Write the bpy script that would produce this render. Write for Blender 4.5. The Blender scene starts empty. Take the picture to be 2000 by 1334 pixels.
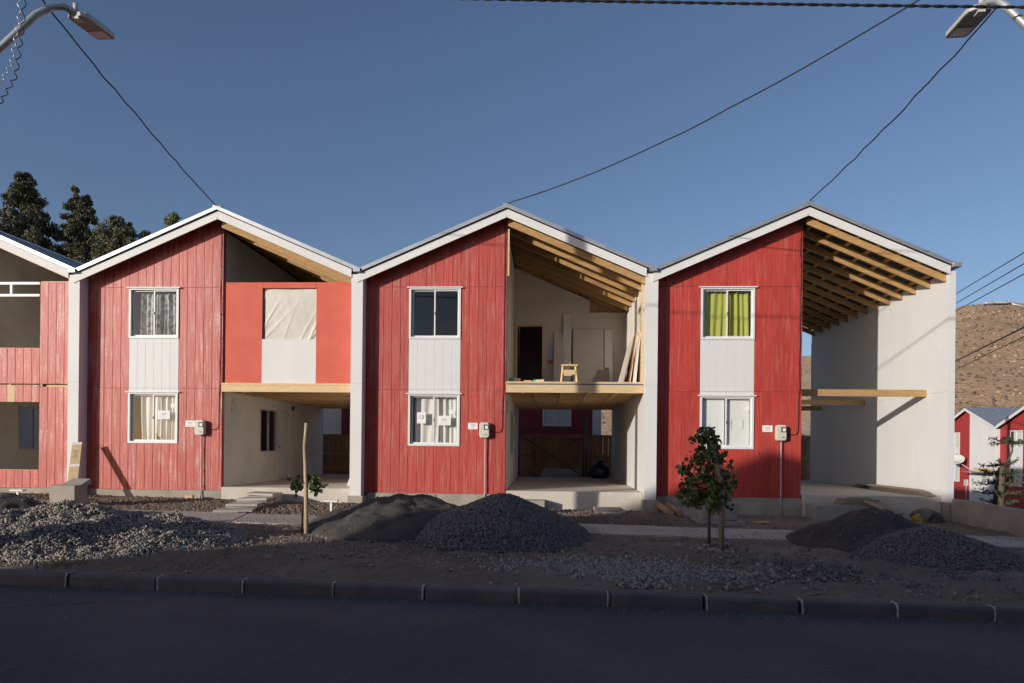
import bpy, math, random
import numpy as np
from mathutils import Vector, Matrix

random.seed(7)
RNG = np.random.default_rng(11)
sc = bpy.context.scene
COL = sc.collection

# ------------------------------------------------------------------ camera
CAM = Vector((0.918, -15.644, 1.091))
YAW, ROLL = 0.04899, 0.01022
cam_data = bpy.data.cameras.new('camera')
cam_data.sensor_width = 36.0
cam_data.lens = 1333.0 / 2000.0 * 36.0
cam_data.shift_y = (872.55 - 667.0) / 2000.0
cam_data.clip_start = 0.05
cam_data.clip_end = 3000.0
cam = bpy.data.objects.new('camera', cam_data)
COL.objects.link(cam)
_F = Vector((-math.sin(YAW), math.cos(YAW), 0))
_R = Vector((math.cos(YAW), math.sin(YAW), 0))
_U = Vector((0, 0, 1))
_r = _R * math.cos(ROLL) + _U * math.sin(ROLL)
_u = _U * math.cos(ROLL) - _R * math.sin(ROLL)
_m = Matrix((_r, _u, -_F)).transposed().to_4x4()
_m.translation = CAM
cam.matrix_world = _m
sc.camera = cam

# ------------------------------------------------------------------ sky, sun, exposure
SUN_TRAVEL = Vector((1.05, 1.0, -0.275)).normalized()
to_sun = -SUN_TRAVEL
EL = math.asin(to_sun.z)
AZ = math.atan2(to_sun.x, to_sun.y)          # clockwise from +Y
world = bpy.data.worlds.new('World')
sc.world = world
world.use_nodes = True
wn = world.node_tree
bg = wn.nodes['Background']
sky = wn.nodes.new('ShaderNodeTexSky')
sky.sky_type = 'NISHITA'
sky.sun_disc = False
sky.sun_elevation = EL
sky.sun_rotation = AZ
sky.altitude = 700.0
sky.air_density = 1.0
sky.dust_density = 2.0
sky.ozone_density = 2.4
tint = wn.nodes.new('ShaderNodeMix')
tint.data_type = 'RGBA'; tint.blend_type = 'MULTIPLY'
tint.inputs[0].default_value = 1.0
tint.inputs[7].default_value = (1.0, 0.925, 0.985, 1)
wn.links.new(sky.outputs[0], tint.inputs[6])
wn.links.new(tint.outputs[2], bg.inputs[0])
bg.inputs[1].default_value = 0.126
sun_data = bpy.data.lights.new('sun', 'SUN')
sun_data.energy = 3.9
sun_data.angle = math.radians(0.55)
sun_data.color = (1.0, 0.935, 0.85)
sun = bpy.data.objects.new('sun', sun_data)
sun.rotation_euler = SUN_TRAVEL.to_track_quat('-Z', 'Y').to_euler()
sun.location = (-60, -60, 30)
COL.objects.link(sun)
sc.view_settings.view_transform = 'Standard'
sc.view_settings.look = 'None'
sc.view_settings.exposure = 0.0
sc.view_settings.gamma = 1.0
sc.cycles.max_bounces = 14
sc.cycles.diffuse_bounces = 8
sc.cycles.transparent_max_bounces = 16

# ------------------------------------------------------------------ materials
def mat(name, col, rough=0.7, col2=None, nscale=3.0, stretch=(1, 1, 1), bump=0.0, bscale=40.0,
        bstretch=(1, 1, 1), spec=0.4, metal=0.0, objvar=0.0, detail=6, bdist=0.02, col3=None, n3=0.6,
        grime=0.0, lo=0.35, hi=0.65, b2=None):
    m = bpy.data.materials.new(name)
    m.use_nodes = True
    nt = m.node_tree
    N, L = nt.nodes, nt.links
    p = N['Principled BSDF']
    p.inputs['Roughness'].default_value = rough
    p.inputs['Metallic'].default_value = metal
    p.inputs['Specular IOR Level'].default_value = spec
    p.inputs['Base Color'].default_value = (*col, 1)
    geo = N.new('ShaderNodeNewGeometry')

    def noise(scale, st, det=6, rgh=0.6):
        mp = N.new('ShaderNodeMapping')
        mp.inputs['Scale'].default_value = st
        L.new(geo.outputs['Position'], mp.inputs['Vector'])
        n = N.new('ShaderNodeTexNoise')
        n.inputs['Scale'].default_value = scale
        n.inputs['Detail'].default_value = det
        n.inputs['Roughness'].default_value = rgh
        L.new(mp.outputs[0], n.inputs['Vector'])
        return n.outputs['Fac']

    def mixc(fac, a, b):
        mx = N.new('ShaderNodeMix')
        mx.data_type = 'RGBA'
        L.new(fac, mx.inputs[0])
        for sock, v in ((mx.inputs[6], a), (mx.inputs[7], b)):
            if isinstance(v, tuple):
                sock.default_value = (*v, 1)
            else:
                L.new(v, sock)
        return mx.outputs[2]

    def ramp(fac, a, b):
        r = N.new('ShaderNodeMapRange')
        r.inputs[1].default_value = a
        r.inputs[2].default_value = b
        L.new(fac, r.inputs[0])
        return r.outputs[0]
    c = None
    if col2 is not None:
        c = mixc(ramp(noise(nscale, stretch, detail), lo, hi), col, col2)
    if col3 is not None:
        c = mixc(ramp(noise(n3, (1, 1, 1), 5), 0.45, 0.7), c if c is not None else col, col3)
    if objvar:
        oi = N.new('ShaderNodeObjectInfo')
        r = N.new('ShaderNodeMapRange')
        r.inputs[3].default_value = 1 - objvar
        r.inputs[4].default_value = 1 + objvar
        L.new(oi.outputs['Random'], r.inputs[0])
        hs = N.new('ShaderNodeHueSaturation')
        if c is not None:
            L.new(c, hs.inputs['Color'])
        else:
            hs.inputs['Color'].default_value = (*col, 1)
        L.new(r.outputs[0], hs.inputs['Value'])
        c = hs.outputs[0]
    if c is not None:
        L.new(c, p.inputs['Base Color'])
    if bump:
        b = N.new('ShaderNodeBump')
        b.inputs['Strength'].default_value = bump
        b.inputs['Distance'].default_value = bdist
        L.new(noise(bscale, bstretch, 5, 0.65), b.inputs['Height'])
        nrm = b.outputs[0]
        if b2:
            c2 = N.new('ShaderNodeBump')
            c2.inputs['Strength'].default_value = b2[2]
            c2.inputs['Distance'].default_value = b2[3]
            L.new(noise(b2[0], b2[1], 3, 0.5), c2.inputs['Height'])
            L.new(nrm, c2.inputs['Normal'])
            nrm = c2.outputs[0]
        L.new(nrm, p.inputs['Normal'])
    return m

def glass_mat(name, tint=(0.975, 0.985, 0.98)):
    m = bpy.data.materials.new(name)
    m.use_nodes = True
    N, L = m.node_tree.nodes, m.node_tree.links
    N.remove(N['Principled BSDF'])
    t = N.new('ShaderNodeBsdfTransparent')
    t.inputs[0].default_value = (*tint, 1)
    g = N.new('ShaderNodeBsdfGlossy')
    g.inputs['Roughness'].default_value = 0.02
    lw = N.new('ShaderNodeLayerWeight')
    lw.inputs['Blend'].default_value = 0.5
    pw = N.new('ShaderNodeMath'); pw.operation = 'POWER'; pw.inputs[1].default_value = 5.0
    L.new(lw.outputs['Facing'], pw.inputs[0])
    f = N.new('ShaderNodeMath'); f.operation = 'MULTIPLY_ADD'; f.inputs[1].default_value = 0.9; f.inputs[2].default_value = 0.035
    L.new(pw.outputs[0], f.inputs[0])
    x = N.new('ShaderNodeMixShader')
    L.new(f.outputs[0], x.inputs[0])
    L.new(t.outputs[0], x.inputs[1])
    L.new(g.outputs[0], x.inputs[2])
    L.new(x.outputs[0], N['Material Output'].inputs[0])
    return m

M = {}
RED = (0.40, 0.047, 0.043)
def redm(name, c, rough, fade=0.0):
    m = mat(name, c, rough, tuple(v * 1.22 + 0.008 for v in c), 6, (9, 9, 0.6), bump=0.6, bscale=26,
            bstretch=(2.2, 2.2, 1.0), spec=0.42, objvar=0.09, bdist=0.014, b2=(22, (1, 1, 0.05), 0.35, 0.02))
    # chalky fading: vertical streaks and blotches that belong to the paint
    N, L = m.node_tree.nodes, m.node_tree.links
    p = N['Principled BSDF']
    src = p.inputs['Base Color'].links[0].from_socket
    geo = N.new('ShaderNodeNewGeometry')
    fac = None
    for sc_, st in ((7.0, (2.2, 2.2, 0.16)), (2.6, (1, 1, 0.7)), (38.0, (1, 1, 0.6))):
        mp = N.new('ShaderNodeMapping'); mp.inputs['Scale'].default_value = st
        L.new(geo.outputs['Position'], mp.inputs['Vector'])
        n = N.new('ShaderNodeTexNoise'); n.inputs['Scale'].default_value = sc_; n.inputs['Detail'].default_value = 5
        L.new(mp.outputs[0], n.inputs['Vector'])
        r_ = N.new('ShaderNodeMapRange'); r_.inputs[1].default_value = 0.45; r_.inputs[2].default_value = 0.63
        L.new(n.outputs['Fac'], r_.inputs[0])
        if fac is None:
            fac = r_.outputs[0]
        else:
            mu = N.new('ShaderNodeMath'); mu.operation = 'MULTIPLY_ADD'; mu.inputs[2].default_value = 0.0
            ad = N.new('ShaderNodeMath'); ad.operation = 'MULTIPLY_ADD'; ad.inputs[1].default_value = 0.7; ad.inputs[2].default_value = 0.3
            L.new(r_.outputs[0], ad.inputs[0])
            L.new(fac, mu.inputs[0]); L.new(ad.outputs[0], mu.inputs[1])
            fac = mu.outputs[0]
    k = N.new('ShaderNodeMath'); k.operation = 'MULTIPLY'; k.inputs[1].default_value = fade
    L.new(fac, k.inputs[0])
    mx = N.new('ShaderNodeMix'); mx.data_type = 'RGBA'
    L.new(k.outputs[0], mx.inputs[0]); L.new(src, mx.inputs[6])
    mx.inputs[7].default_value = (0.64, 0.43, 0.355, 1)
    L.new(mx.outputs[2], p.inputs['Base Color'])
    return m
M['red107'] = redm('red_siding_107', (0.39, 0.047, 0.032), 0.37, 0.95)
M['red105'] = redm('red_siding_105', (0.37, 0.037, 0.026), 0.46, 0.45)
M['red103'] = redm('red_siding_103', (0.385, 0.033, 0.022), 0.52, 0.25)
M['redbg'] = mat('red_siding_far', (0.33, 0.032, 0.03), 0.6, (0.38, 0.045, 0.04), 4, (6, 6, 0.5), bump=0.8,
                 bscale=5, bstretch=(1, 1, 0.02), bdist=0.03)
M['orange'] = mat('orange_red_panel', (0.62, 0.13, 0.085), 0.75, (0.57, 0.11, 0.07), 2.5, bump=0.12, bscale=60)
M['white'] = mat('white_paint', (0.69, 0.685, 0.67), 0.62, (0.65, 0.645, 0.63), 1.5, (1, 1, 0.6), bump=0.08, bscale=70)
M['whiteboard'] = mat('white_siding', (0.665, 0.67, 0.665), 0.55, (0.635, 0.64, 0.635), 5, (6, 6, 0.5), bump=0.25, bscale=26,
                      bstretch=(2.2, 2.2, 0.55), bdist=0.004, objvar=0.01)
M['plaster'] = mat('raw_plasterboard', (0.78, 0.74, 0.665), 0.85, (0.70, 0.66, 0.59), 1.6, bump=0.1, bscale=50,
                   col3=(0.60, 0.545, 0.475))
M['inner'] = mat('inner_board', (0.64, 0.575, 0.50), 0.85, (0.56, 0.50, 0.435), 1.2, bump=0.1, bscale=40, objvar=0.06)
M['redshade'] = mat('red_siding_shaded', (0.20, 0.021, 0.026), 0.65, (0.24, 0.028, 0.03), 4, (6, 6, 0.5), bump=0.8, bscale=5, bstretch=(1, 1, 0.02), bdist=0.03)  # far red siding darkened: shade of the front row put into the colour
M['greyboard'] = mat('dim_fibre_board', (0.46, 0.42, 0.36), 0.9, (0.38, 0.345, 0.295), 1.5)
M['frame'] = mat('window_frame_white', (0.70, 0.705, 0.70), 0.4, spec=0.5)
M['grey_frame'] = mat('window_frame_grey', (0.55, 0.56, 0.57), 0.4, spec=0.5)
M['glass'] = glass_mat('window_glass')
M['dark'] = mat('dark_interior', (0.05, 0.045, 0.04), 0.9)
M['roof'] = mat('galvanised_roof', (0.46, 0.48, 0.50), 0.38, (0.38, 0.40, 0.43), 3, bump=0.05, metal=0.6, objvar=0.05)
M['felt'] = mat('black_felt', (0.03, 0.028, 0.027), 0.85, (0.05, 0.045, 0.04), 4)
M['wood'] = mat('pine_timber', (0.72, 0.50, 0.28), 0.65, (0.60, 0.39, 0.19), 5, (3, 3, 3), bump=0.15, bscale=60, objvar=0.12)
M['wood_grn'] = mat('treated_rafter', (0.46, 0.29, 0.12), 0.7, (0.36, 0.20, 0.08), 4, (1, 6, 6), bump=0.2, bscale=50, objvar=0.12)
M['wood_pale'] = mat('pale_pine', (0.66, 0.50, 0.29), 0.65, (0.58, 0.41, 0.21), 4, (1, 6, 8), bump=0.12, bscale=60, objvar=0.06)
M['wood_grey'] = mat('weathered_wood', (0.33, 0.27, 0.20), 0.85, (0.24, 0.19, 0.14), 6, (2, 2, 5), bump=0.3, bscale=50, objvar=0.12)
M['fence'] = mat('fence_wood', (0.48, 0.275, 0.15), 0.85, (0.36, 0.19, 0.095), 3, (5, 5, 0.7), bump=0.3, bscale=40, objvar=0.2)
M['concrete'] = mat('concrete', (0.36, 0.32, 0.26), 0.9, (0.27, 0.24, 0.20), 2.2, bump=0.45, bscale=25, col3=(0.42, 0.37, 0.30), n3=1.3)
M['concrete2'] = mat('grey_concrete', (0.34, 0.32, 0.29), 0.9, (0.26, 0.245, 0.225), 2.5, bump=0.4, bscale=30)
M['slab'] = mat('floor_slab', (0.60, 0.54, 0.455), 0.88, (0.48, 0.43, 0.36), 2.2, bump=0.4, bscale=22, col3=(0.58, 0.525, 0.45), n3=1.1)
M['paving'] = mat('paving_slab', (0.48, 0.435, 0.375), 0.9, (0.40, 0.36, 0.31), 2.0, bump=0.3, bscale=40, objvar=0.12)
M['kerb'] = mat('kerb_concrete', (0.135, 0.124, 0.124), 0.85, (0.098, 0.09, 0.092), 3, bump=0.3, bscale=40, objvar=0.10, col3=(0.155, 0.138, 0.128), n3=2.0)
M['mortar'] = mat('mortar', (0.62, 0.60, 0.56), 0.9, (0.34, 0.33, 0.31), 22, bump=0.5, bscale=60, lo=0.4, hi=0.6)
M['dish'] = mat('dish_enamel', (0.60, 0.58, 0.52), 0.5)
M['metal'] = mat('galvanised_metal', (0.42, 0.44, 0.45), 0.45, (0.36, 0.38, 0.39), 6, metal=0.5)
M['darkmetal'] = mat('dark_metal', (0.10, 0.11, 0.12), 0.5, metal=0.6)
M['black'] = mat('black_rubber', (0.018, 0.018, 0.02), 0.6)
M['meter'] = mat('meter_plastic', (0.60, 0.57, 0.47), 0.45)
M['paper'] = mat('paper', (0.80, 0.79, 0.76), 0.8)
M['ink'] = mat('ink', (0.05, 0.05, 0.055), 0.8)
M['inkgrey'] = mat('ink_grey', (0.30, 0.29, 0.30), 0.8)
M['inkred'] = mat('ink_red', (0.45, 0.16, 0.15), 0.8)
M['curtain'] = mat('curtain_white', (0.72, 0.70, 0.66), 0.9, (0.66, 0.64, 0.60), 12, (4, 4, 0.5))
M['lace'] = mat('curtain_lace', (0.55, 0.54, 0.51), 0.9, (0.12, 0.12, 0.13), 9, (1.5, 1.5, 1), lo=0.42, hi=0.6)
M['green_cloth'] = mat('curtain_green', (0.43, 0.44, 0.075), 0.9, (0.37, 0.38, 0.06), 8, (4, 4, 0.3))
M['cloth'] = mat('white_cloth', (0.66, 0.63, 0.57), 0.9, (0.61, 0.58, 0.52), 3, bump=0.2, bscale=30)
M['soil'] = mat('soil', (0.30, 0.225, 0.160), 0.95, (0.175, 0.134, 0.100), 16, bump=1.0, bscale=22, col3=(0.33, 0.262, 0.198), n3=0.5, bdist=0.07, detail=9, lo=0.32, hi=0.66)
M['sand'] = mat('shaded_sand', (0.092, 0.084, 0.070), 0.95, (0.064, 0.059, 0.052), 3, bump=0.8, bscale=22, bdist=0.03)  # sand darkened evenly: the shadow over the pile is put into the colour
M['earth'] = mat('dark_earth', (0.088, 0.077, 0.068), 0.95, (0.058, 0.052, 0.048), 3, bump=0.9, bscale=20, bdist=0.04)
M['gravel'] = mat('gravel_sun_tone', (0.46, 0.395, 0.32), 0.85, (0.20, 0.178, 0.155), 24, detail=2, lo=0.42, hi=0.58, bump=0.2, bscale=80)  # gravel lightened and warmed: low sunlight put into the colour
M['gravelb'] = mat('gravel_shade_tone', (0.205, 0.187, 0.172), 0.85, (0.115, 0.105, 0.10), 24, detail=2, lo=0.42, hi=0.58, bump=0.2, bscale=80)  # darker copy of the gravel for shaded heaps, shade put into the colour
M['stone'] = mat('field_stone', (0.40, 0.35, 0.295), 0.9, (0.17, 0.142, 0.12), 14, detail=2, bump=0.3, bscale=50)
M['asphalt'] = mat('asphalt', (0.120, 0.108, 0.107), 0.9, (0.066, 0.060, 0.063), 34, (0.7, 1, 1), bump=0.6, bscale=120, bdist=0.01, col3=(0.145, 0.124, 0.114), n3=0.38, detail=10, lo=0.3, hi=0.7)
M['chalk'] = mat('chalk_line', (0.30, 0.28, 0.27), 0.9, (0.085, 0.08, 0.08), 20, lo=0.4, hi=0.6)
M['hill'] = mat('dry_hillside', (0.52, 0.345, 0.205), 0.95, (0.41, 0.265, 0.158), 0.12, bump=1.0, bscale=0.9, bdist=0.9, col3=(0.54, 0.39, 0.27), n3=0.03)
M['rock'] = mat('hill_rock', (0.52, 0.385, 0.29), 0.95, (0.42, 0.29, 0.205), 0.4)
M['scrub'] = mat('hill_scrub', (0.10, 0.085, 0.055), 0.95, (0.16, 0.115, 0.07), 0.6)
M['leaf_euc'] = mat('eucalyptus_leaf', (0.07, 0.078, 0.042), 0.55, (0.14, 0.13, 0.062), 0.45, lo=0.4, hi=0.62, spec=0.4)
M['leaf_euc2'] = mat('eucalyptus_leaf_dark', (0.05, 0.058, 0.036), 0.55, (0.10, 0.10, 0.052), 0.5, lo=0.4, hi=0.62, spec=0.4)
M['leaf'] = mat('sapling_leaf', (0.095, 0.125, 0.035), 0.5, (0.15, 0.18, 0.055), 14, spec=0.4)
M['needle'] = mat('conifer_needle', (0.05, 0.065, 0.028), 0.6, (0.075, 0.09, 0.035), 10)
M['bark'] = mat('bark', (0.16, 0.12, 0.085), 0.9, (0.10, 0.075, 0.055), 8, bump=0.5, bscale=30)
M['stake'] = mat('peeled_stake', (0.58, 0.45, 0.31), 0.75, (0.47, 0.34, 0.21), 12, (2, 2, 0.5), bump=0.2, bscale=40)
M['log'] = mat('round_log', (0.42, 0.28, 0.17), 0.8, (0.30, 0.19, 0.11), 12, bump=0.2, bscale=30)
M['grass'] = mat('weed_green', (0.10, 0.12, 0.035), 0.8, (0.16, 0.14, 0.06), 9)
M['bag'] = mat('blue_black_plastic', (0.02, 0.025, 0.06), 0.3, spec=0.6)
M['sack'] = mat('grey_sack', (0.17, 0.15, 0.12), 0.8, (0.11, 0.10, 0.085), 8)
M['yellow'] = mat('yellow_print', (0.36, 0.24, 0.03), 0.7)
M['orange_plastic'] = mat('orange_plastic', (0.75, 0.14, 0.04), 0.5)
M['steel'] = mat('saw_steel', (0.30, 0.30, 0.30), 0.4, metal=0.8)
M['greenpaint'] = mat('green_paint', (0.02, 0.36, 0.20), 0.6)
M['bluetape'] = mat('blue_membrane', (0.06, 0.08, 0.14), 0.6)
M['lamp_grey'] = mat('lamp_housing', (0.46, 0.46, 0.44), 0.45)
M['lamp_dark'] = mat('lamp_underside', (0.23, 0.22, 0.21), 0.5)
M['lamp_lens'] = mat('lamp_lens', (0.52, 0.50, 0.48), 0.25)
M['flag_red'] = mat('flag_red', (0.6, 0.04, 0.05), 0.8)
M['flag_green'] = mat('flag_green', (0.12, 0.36, 0.06), 0.8)
M['silver'] = mat('bare_wire', (0.55, 0.55, 0.58), 0.4, metal=0.5)

# ------------------------------------------------------------------ object helpers
def link(o, parent=None):
    COL.objects.link(o)
    if parent is not None:
        o.parent = parent
    return o

def tag(o, label=None, cat=None, group=None, kind=None):
    if label: o['label'] = label
    if cat: o['category'] = cat
    if group: o['group'] = group
    if kind: o['kind'] = kind
    return o

def thing(name, label, cat, loc=(0, 0, 0), rz=0.0, group=None):
    o = bpy.data.objects.new(name, None)
    o.empty_display_size = 0.2
    o.location = loc
    o.rotation_euler = (0, 0, rz)
    link(o)
    return tag(o, label, cat, group)

class MB:
    def __init__(s):
        s.v, s.f, s.sm = [], [], False
    def add(s, vs, fs):
        n = len(s.v)
        s.v += [tuple(p) for p in vs]
        s.f += [tuple(i + n for i in f) for f in fs]
        return s
    def box(s, x0, x1, y0, y1, z0, z1):
        return s.add([(x0, y0, z0), (x1, y0, z0), (x1, y1, z0), (x0, y1, z0), (x0, y0, z1), (x1, y0, z1), (x1, y1, z1), (x0, y1, z1)],
                     [(3, 2, 1, 0), (4, 5, 6, 7), (0, 1, 5, 4), (1, 2, 6, 5), (2, 3, 7, 6), (3, 0, 4, 7)])
    def xz(s, poly, y0, y1):            # polygon given in x,z (counter-clockwise seen from -y), extruded along y
        n = len(poly)
        vs = [(x, y0, z) for x, z in poly] + [(x, y1, z) for x, z in poly]
        fs = [tuple(range(n)), tuple(range(2 * n - 1, n - 1, -1))]
        fs += [((i + 1) % n, i, n + i, n + (i + 1) % n) for i in range(n)]
        return s.add(vs, fs)
    def yz(s, poly, x0, x1):
        n = len(poly)
        vs = [(x0, y, z) for y, z in poly] + [(x1, y, z) for y, z in poly]
        fs = [tuple(range(n)), tuple(range(2 * n - 1, n - 1, -1))]
        fs += [((i + 1) % n, i, n + i, n + (i + 1) % n) for i in range(n)]
        return s.add(vs, fs)
    def bar(s, a, b, w, h, up=(0, 0, 1)):  # rectangular bar between two points, w across, h along up
        a, b = Vector(a), Vector(b)
        d = (b - a).normalized()
        u = Vector(up)
        sd = d.cross(u)
        if sd.length < 1e-4: sd = d.cross(Vector((1, 0, 0)))
        sd.normalize()
        u = sd.cross(d).normalized()
        vs = []
        for p in (a, b):
            for q, r in ((-1, -1), (1, -1), (1, 1), (-1, 1)):
                vs.append(p + sd * (q * w / 2) + u * (r * h / 2))
        return s.add(vs, [(0, 1, 2, 3), (7, 6, 5, 4), (0, 4, 5, 1), (1, 5, 6, 2), (2, 6, 7, 3), (3, 7, 4, 0)])
    def tube(s, pts, r, n=8, cap=True):
        pts = [Vector(p) for p in pts]
        rs = r if isinstance(r, (list, tuple)) else [r] * len(pts)
        t0 = (pts[1] - pts[0]).normalized()
        ref = Vector((0, 0, 1)) if abs(t0.z) < 0.9 else Vector((1, 0, 0))
        vs, fs = [], []
        side = t0.cross(ref).normalized()
        for i, p in enumerate(pts):
            t = (pts[min(i + 1, len(pts) - 1)] - pts[max(i - 1, 0)]).normalized()
            side = (side - t * side.dot(t)).normalized()
            up = side.cross(t)
            for k in range(n):
                a = 2 * math.pi * k / n
                vs.append(p + (side * math.cos(a) + up * math.sin(a)) * rs[i])
        for i in range(len(pts) - 1):
            for k in range(n):
                fs.append((i * n + k, i * n + (k + 1) % n, (i + 1) * n + (k + 1) % n, (i + 1) * n + k))
        if cap:
            fs.append(tuple(range(n - 1, -1, -1)))
            fs.append(tuple(range((len(pts) - 1) * n, len(pts) * n)))
        s.sm = True
        return s.add(vs, fs)
    def mesh(s, name, m, smooth=False):
        me = bpy.data.meshes.new(name)
        me.from_pydata(s.v, [], s.f)
        me.materials.append(m)
        if smooth:
            me.shade_smooth()
        me.update()
        return me
    def build(s, name, m, parent=None, loc=None, smooth=None):
        sm = s.sm if smooth is None else smooth
        o = bpy.data.objects.new(name, s.mesh(name, m, False))
        if sm:
            for p in o.data.polygons:
                p.use_smooth = len(p.vertices) <= 4
        if loc is not None:
            o.location = loc
        return link(o, parent)

def bev(o, w=0.006, seg=1):
    md = o.modifiers.new('bevel', 'BEVEL')
    md.width = w
    md.segments = seg
    md.limit_method = 'ANGLE'
    return o

def box(name, m, x0, x1, y0, y1, z0, z1, parent=None, bevel=0.0):
    o = MB().box(x0, x1, y0, y1, z0, z1).build(name, m, parent)
    if bevel: bev(o, bevel)
    return o

def mesh_np(name, verts, faces, m, parent=None, smooth=False):
    """verts (n,3), faces (k,c) numpy arrays"""
    me = bpy.data.meshes.new(name)
    nv, (nf, c) = len(verts), faces.shape
    me.vertices.add(nv)
    me.vertices.foreach_set('co', np.ascontiguousarray(verts, np.float32).ravel())
    me.loops.add(nf * c)
    me.loops.foreach_set('vertex_index', np.ascontiguousarray(faces, np.int32).ravel())
    me.polygons.add(nf)
    me.polygons.foreach_set('loop_start', np.arange(0, nf * c, c, dtype=np.int32))
    me.polygons.foreach_set('loop_total', np.full(nf, c, np.int32))
    me.update(calc_edges=True)
    me.validate()
    me.materials.append(m)
    if smooth:
        me.polygons.foreach_set('use_smooth', np.ones(nf, bool))
    o = bpy.data.objects.new(name, me)
    return link(o, parent)

def text(name, body, size, m, parent, loc, rot=(math.pi / 2, 0, 0), align='CENTER'):
    cu = bpy.data.curves.new('lettering', 'FONT')
    cu.body = body
    cu.size = size
    cu.align_x = align
    cu.align_y = 'CENTER'
    cu.extrude = 0.0008
    tmp = bpy.data.objects.new('lettering_tmp', cu)
    COL.objects.link(tmp)
    dg = bpy.context.evaluated_depsgraph_get()
    me = bpy.data.meshes.new_from_object(tmp.evaluated_get(dg))
    bpy.data.objects.remove(tmp)
    bpy.data.curves.remove(cu)
    me.materials.clear()
    me.materials.append(m)
    o = bpy.data.objects.new(name, me)
    o.location = loc
    o.rotation_euler = rot
    return link(o, parent)

# value noise ---------------------------------------------------------------
_LAT = RNG.random((256, 256))
def vnoise(x, y):
    xi, yi = np.floor(x).astype(int), np.floor(y).astype(int)
    fx, fy = x - xi, y - yi
    fx, fy = fx * fx * (3 - 2 * fx), fy * fy * (3 - 2 * fy)
    g = lambda a, b: _LAT[a % 256, b % 256]
    return (g(xi, yi) * (1 - fx) + g(xi + 1, yi) * fx) * (1 - fy) + (g(xi, yi + 1) * (1 - fx) + g(xi + 1, yi + 1) * fx) * fy
def fbm(x, y, s=1.0, o=4):
    r, a = 0.0, 0.5
    for i in range(o):
        r = r + a * (vnoise(x * s + 17.3 * i, y * s + 5.1 * i) - 0.5)
        s *= 2.03
        a *= 0.5
    return r

# ------------------------------------------------------------------ terrain
def sm(a, b, t):
    t = np.clip((t - a) / (b - a), 0, 1)
    return t * t * (3 - 2 * t)
def gz(x, y):
    x = np.asarray(x, float); y = np.asarray(y, float)
    z = -0.30 - 0.0155 * np.clip(x, -40, 30) + 0.018 * np.clip(y, -9, 0)
    z = z + 0.25 * sm(6.5, 9, y) + 0.75 * sm(10, 13, y) * (1 - sm(5, 9, x))
    z = z - 2.05 * sm(10.3, 26, x) * sm(-6.0, 0.0, y)
    return z
def gzf(x, y):
    return float(gz(x, y))

def axis(stops):
    out = []
    for a, b, st in stops:
        out += list(np.arange(a, b, st))
    out.append(stops[-1][1])
    return np.array(out)
gx = axis([(-400, -60, 34), (-60, -14, 2.3), (-14, 11, 0.05), (11, 60, 1.4), (60, 400, 34)])
gy = axis([(-8.14, -0.2, 0.05), (-0.2, 14, 0.5), (14, 60, 4.6), (60, 400, 34)])
GX, GY = np.meshgrid(gx, gy)
GZ = gz(GX, GY)
near = ((np.abs(GX) < 15) & (GY < 0)).astype(float) * sm(-8.14, -7.8, GY) * (1 - sm(-0.6, -0.15, GY))
walk = 1 - 0.95 * (sm(-4.05, -3.9, GY) * (1 - sm(-2.65, -2.5, GY)))
GZ = GZ + near * walk * (fbm(GX, GY, 0.9, 3) * 0.11 + fbm(GX, GY, 5, 4) * 0.075 + np.maximum(fbm(GX + 40, GY, 9, 2), 0) * 0.11) - 0.012 * near * (1 - walk)
nx, ny = len(gx), len(gy)
ii = np.arange(nx * ny).reshape(ny, nx)
gf = np.stack([ii[:-1, :-1], ii[:-1, 1:], ii[1:, 1:], ii[1:, :-1]], -1).reshape(-1, 4)
ground = mesh_np('ground', np.stack([GX, GY, GZ], -1).reshape(-1, 3), gf, M['soil'], smooth=True)
tag(ground, kind='structure')

def strip(name, m, y0, y1, zf, xs=(-400, -60, -30, -15, 0, 15, 30, 60, 400), thick=0.0):
    vs, fs = [], []
    for i, x in enumerate(xs):
        vs += [(x, y0, zf(x, y0)), (x, y1, zf(x, y1))]
        if i:
            fs.append((2 * i - 2, 2 * i, 2 * i + 1, 2 * i - 1))
    o = MB().add(vs, fs).build(name, m)
    return tag(o, kind='structure')
rz = lambda x, y=0: -0.588 - 0.0155 * max(-40, min(30, x))
strip('road', M['asphalt'], -14.9, -8.2, rz)
strip('near_pavement', M['concrete2'], -60, -14.9, lambda x, y: rz(x) + 0.12)
strip('far_ground', M['soil'], -400, -60, lambda x, y: rz(x) + 0.1)

# kerb: stones about a metre long with white mortar joints
kerb = bpy.data.objects.new('kerb', None)
link(kerb); tag(kerb, kind='structure')
SL = -0.0155
jx = [0.62 + 1.0 * k for k in range(-17, 22)]
mk = MB()
prof = [(-8.29, -0.62), (-8.29, -0.475), (-8.275, -0.447), (-8.14, -0.443), (-8.14, -0.62)]
n = len(prof)
vs = [(-0.485, y, z + SL * -0.485) for y, z in prof] + [(0.485, y, z + SL * 0.485) for y, z in prof]
fs = [tuple(range(n)), tuple(range(2 * n - 1, n - 1, -1))] + [((i + 1) % n, i, n + i, n + (i + 1) % n) for i in range(n)]
kme = mk.add(vs, fs).mesh('kerb_stone', M['kerb'])
prof2 = [(-8.294, -0.60), (-8.294, -0.478), (-8.278, -0.444), (-8.16, -0.441), (-8.16, -0.62)]
vs = [(-0.013, y, z) for y, z in prof2] + [(0.013, y, z) for y, z in prof2]
jme = MB().add(vs, fs).mesh('mortar_joint', M['mortar'])
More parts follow.
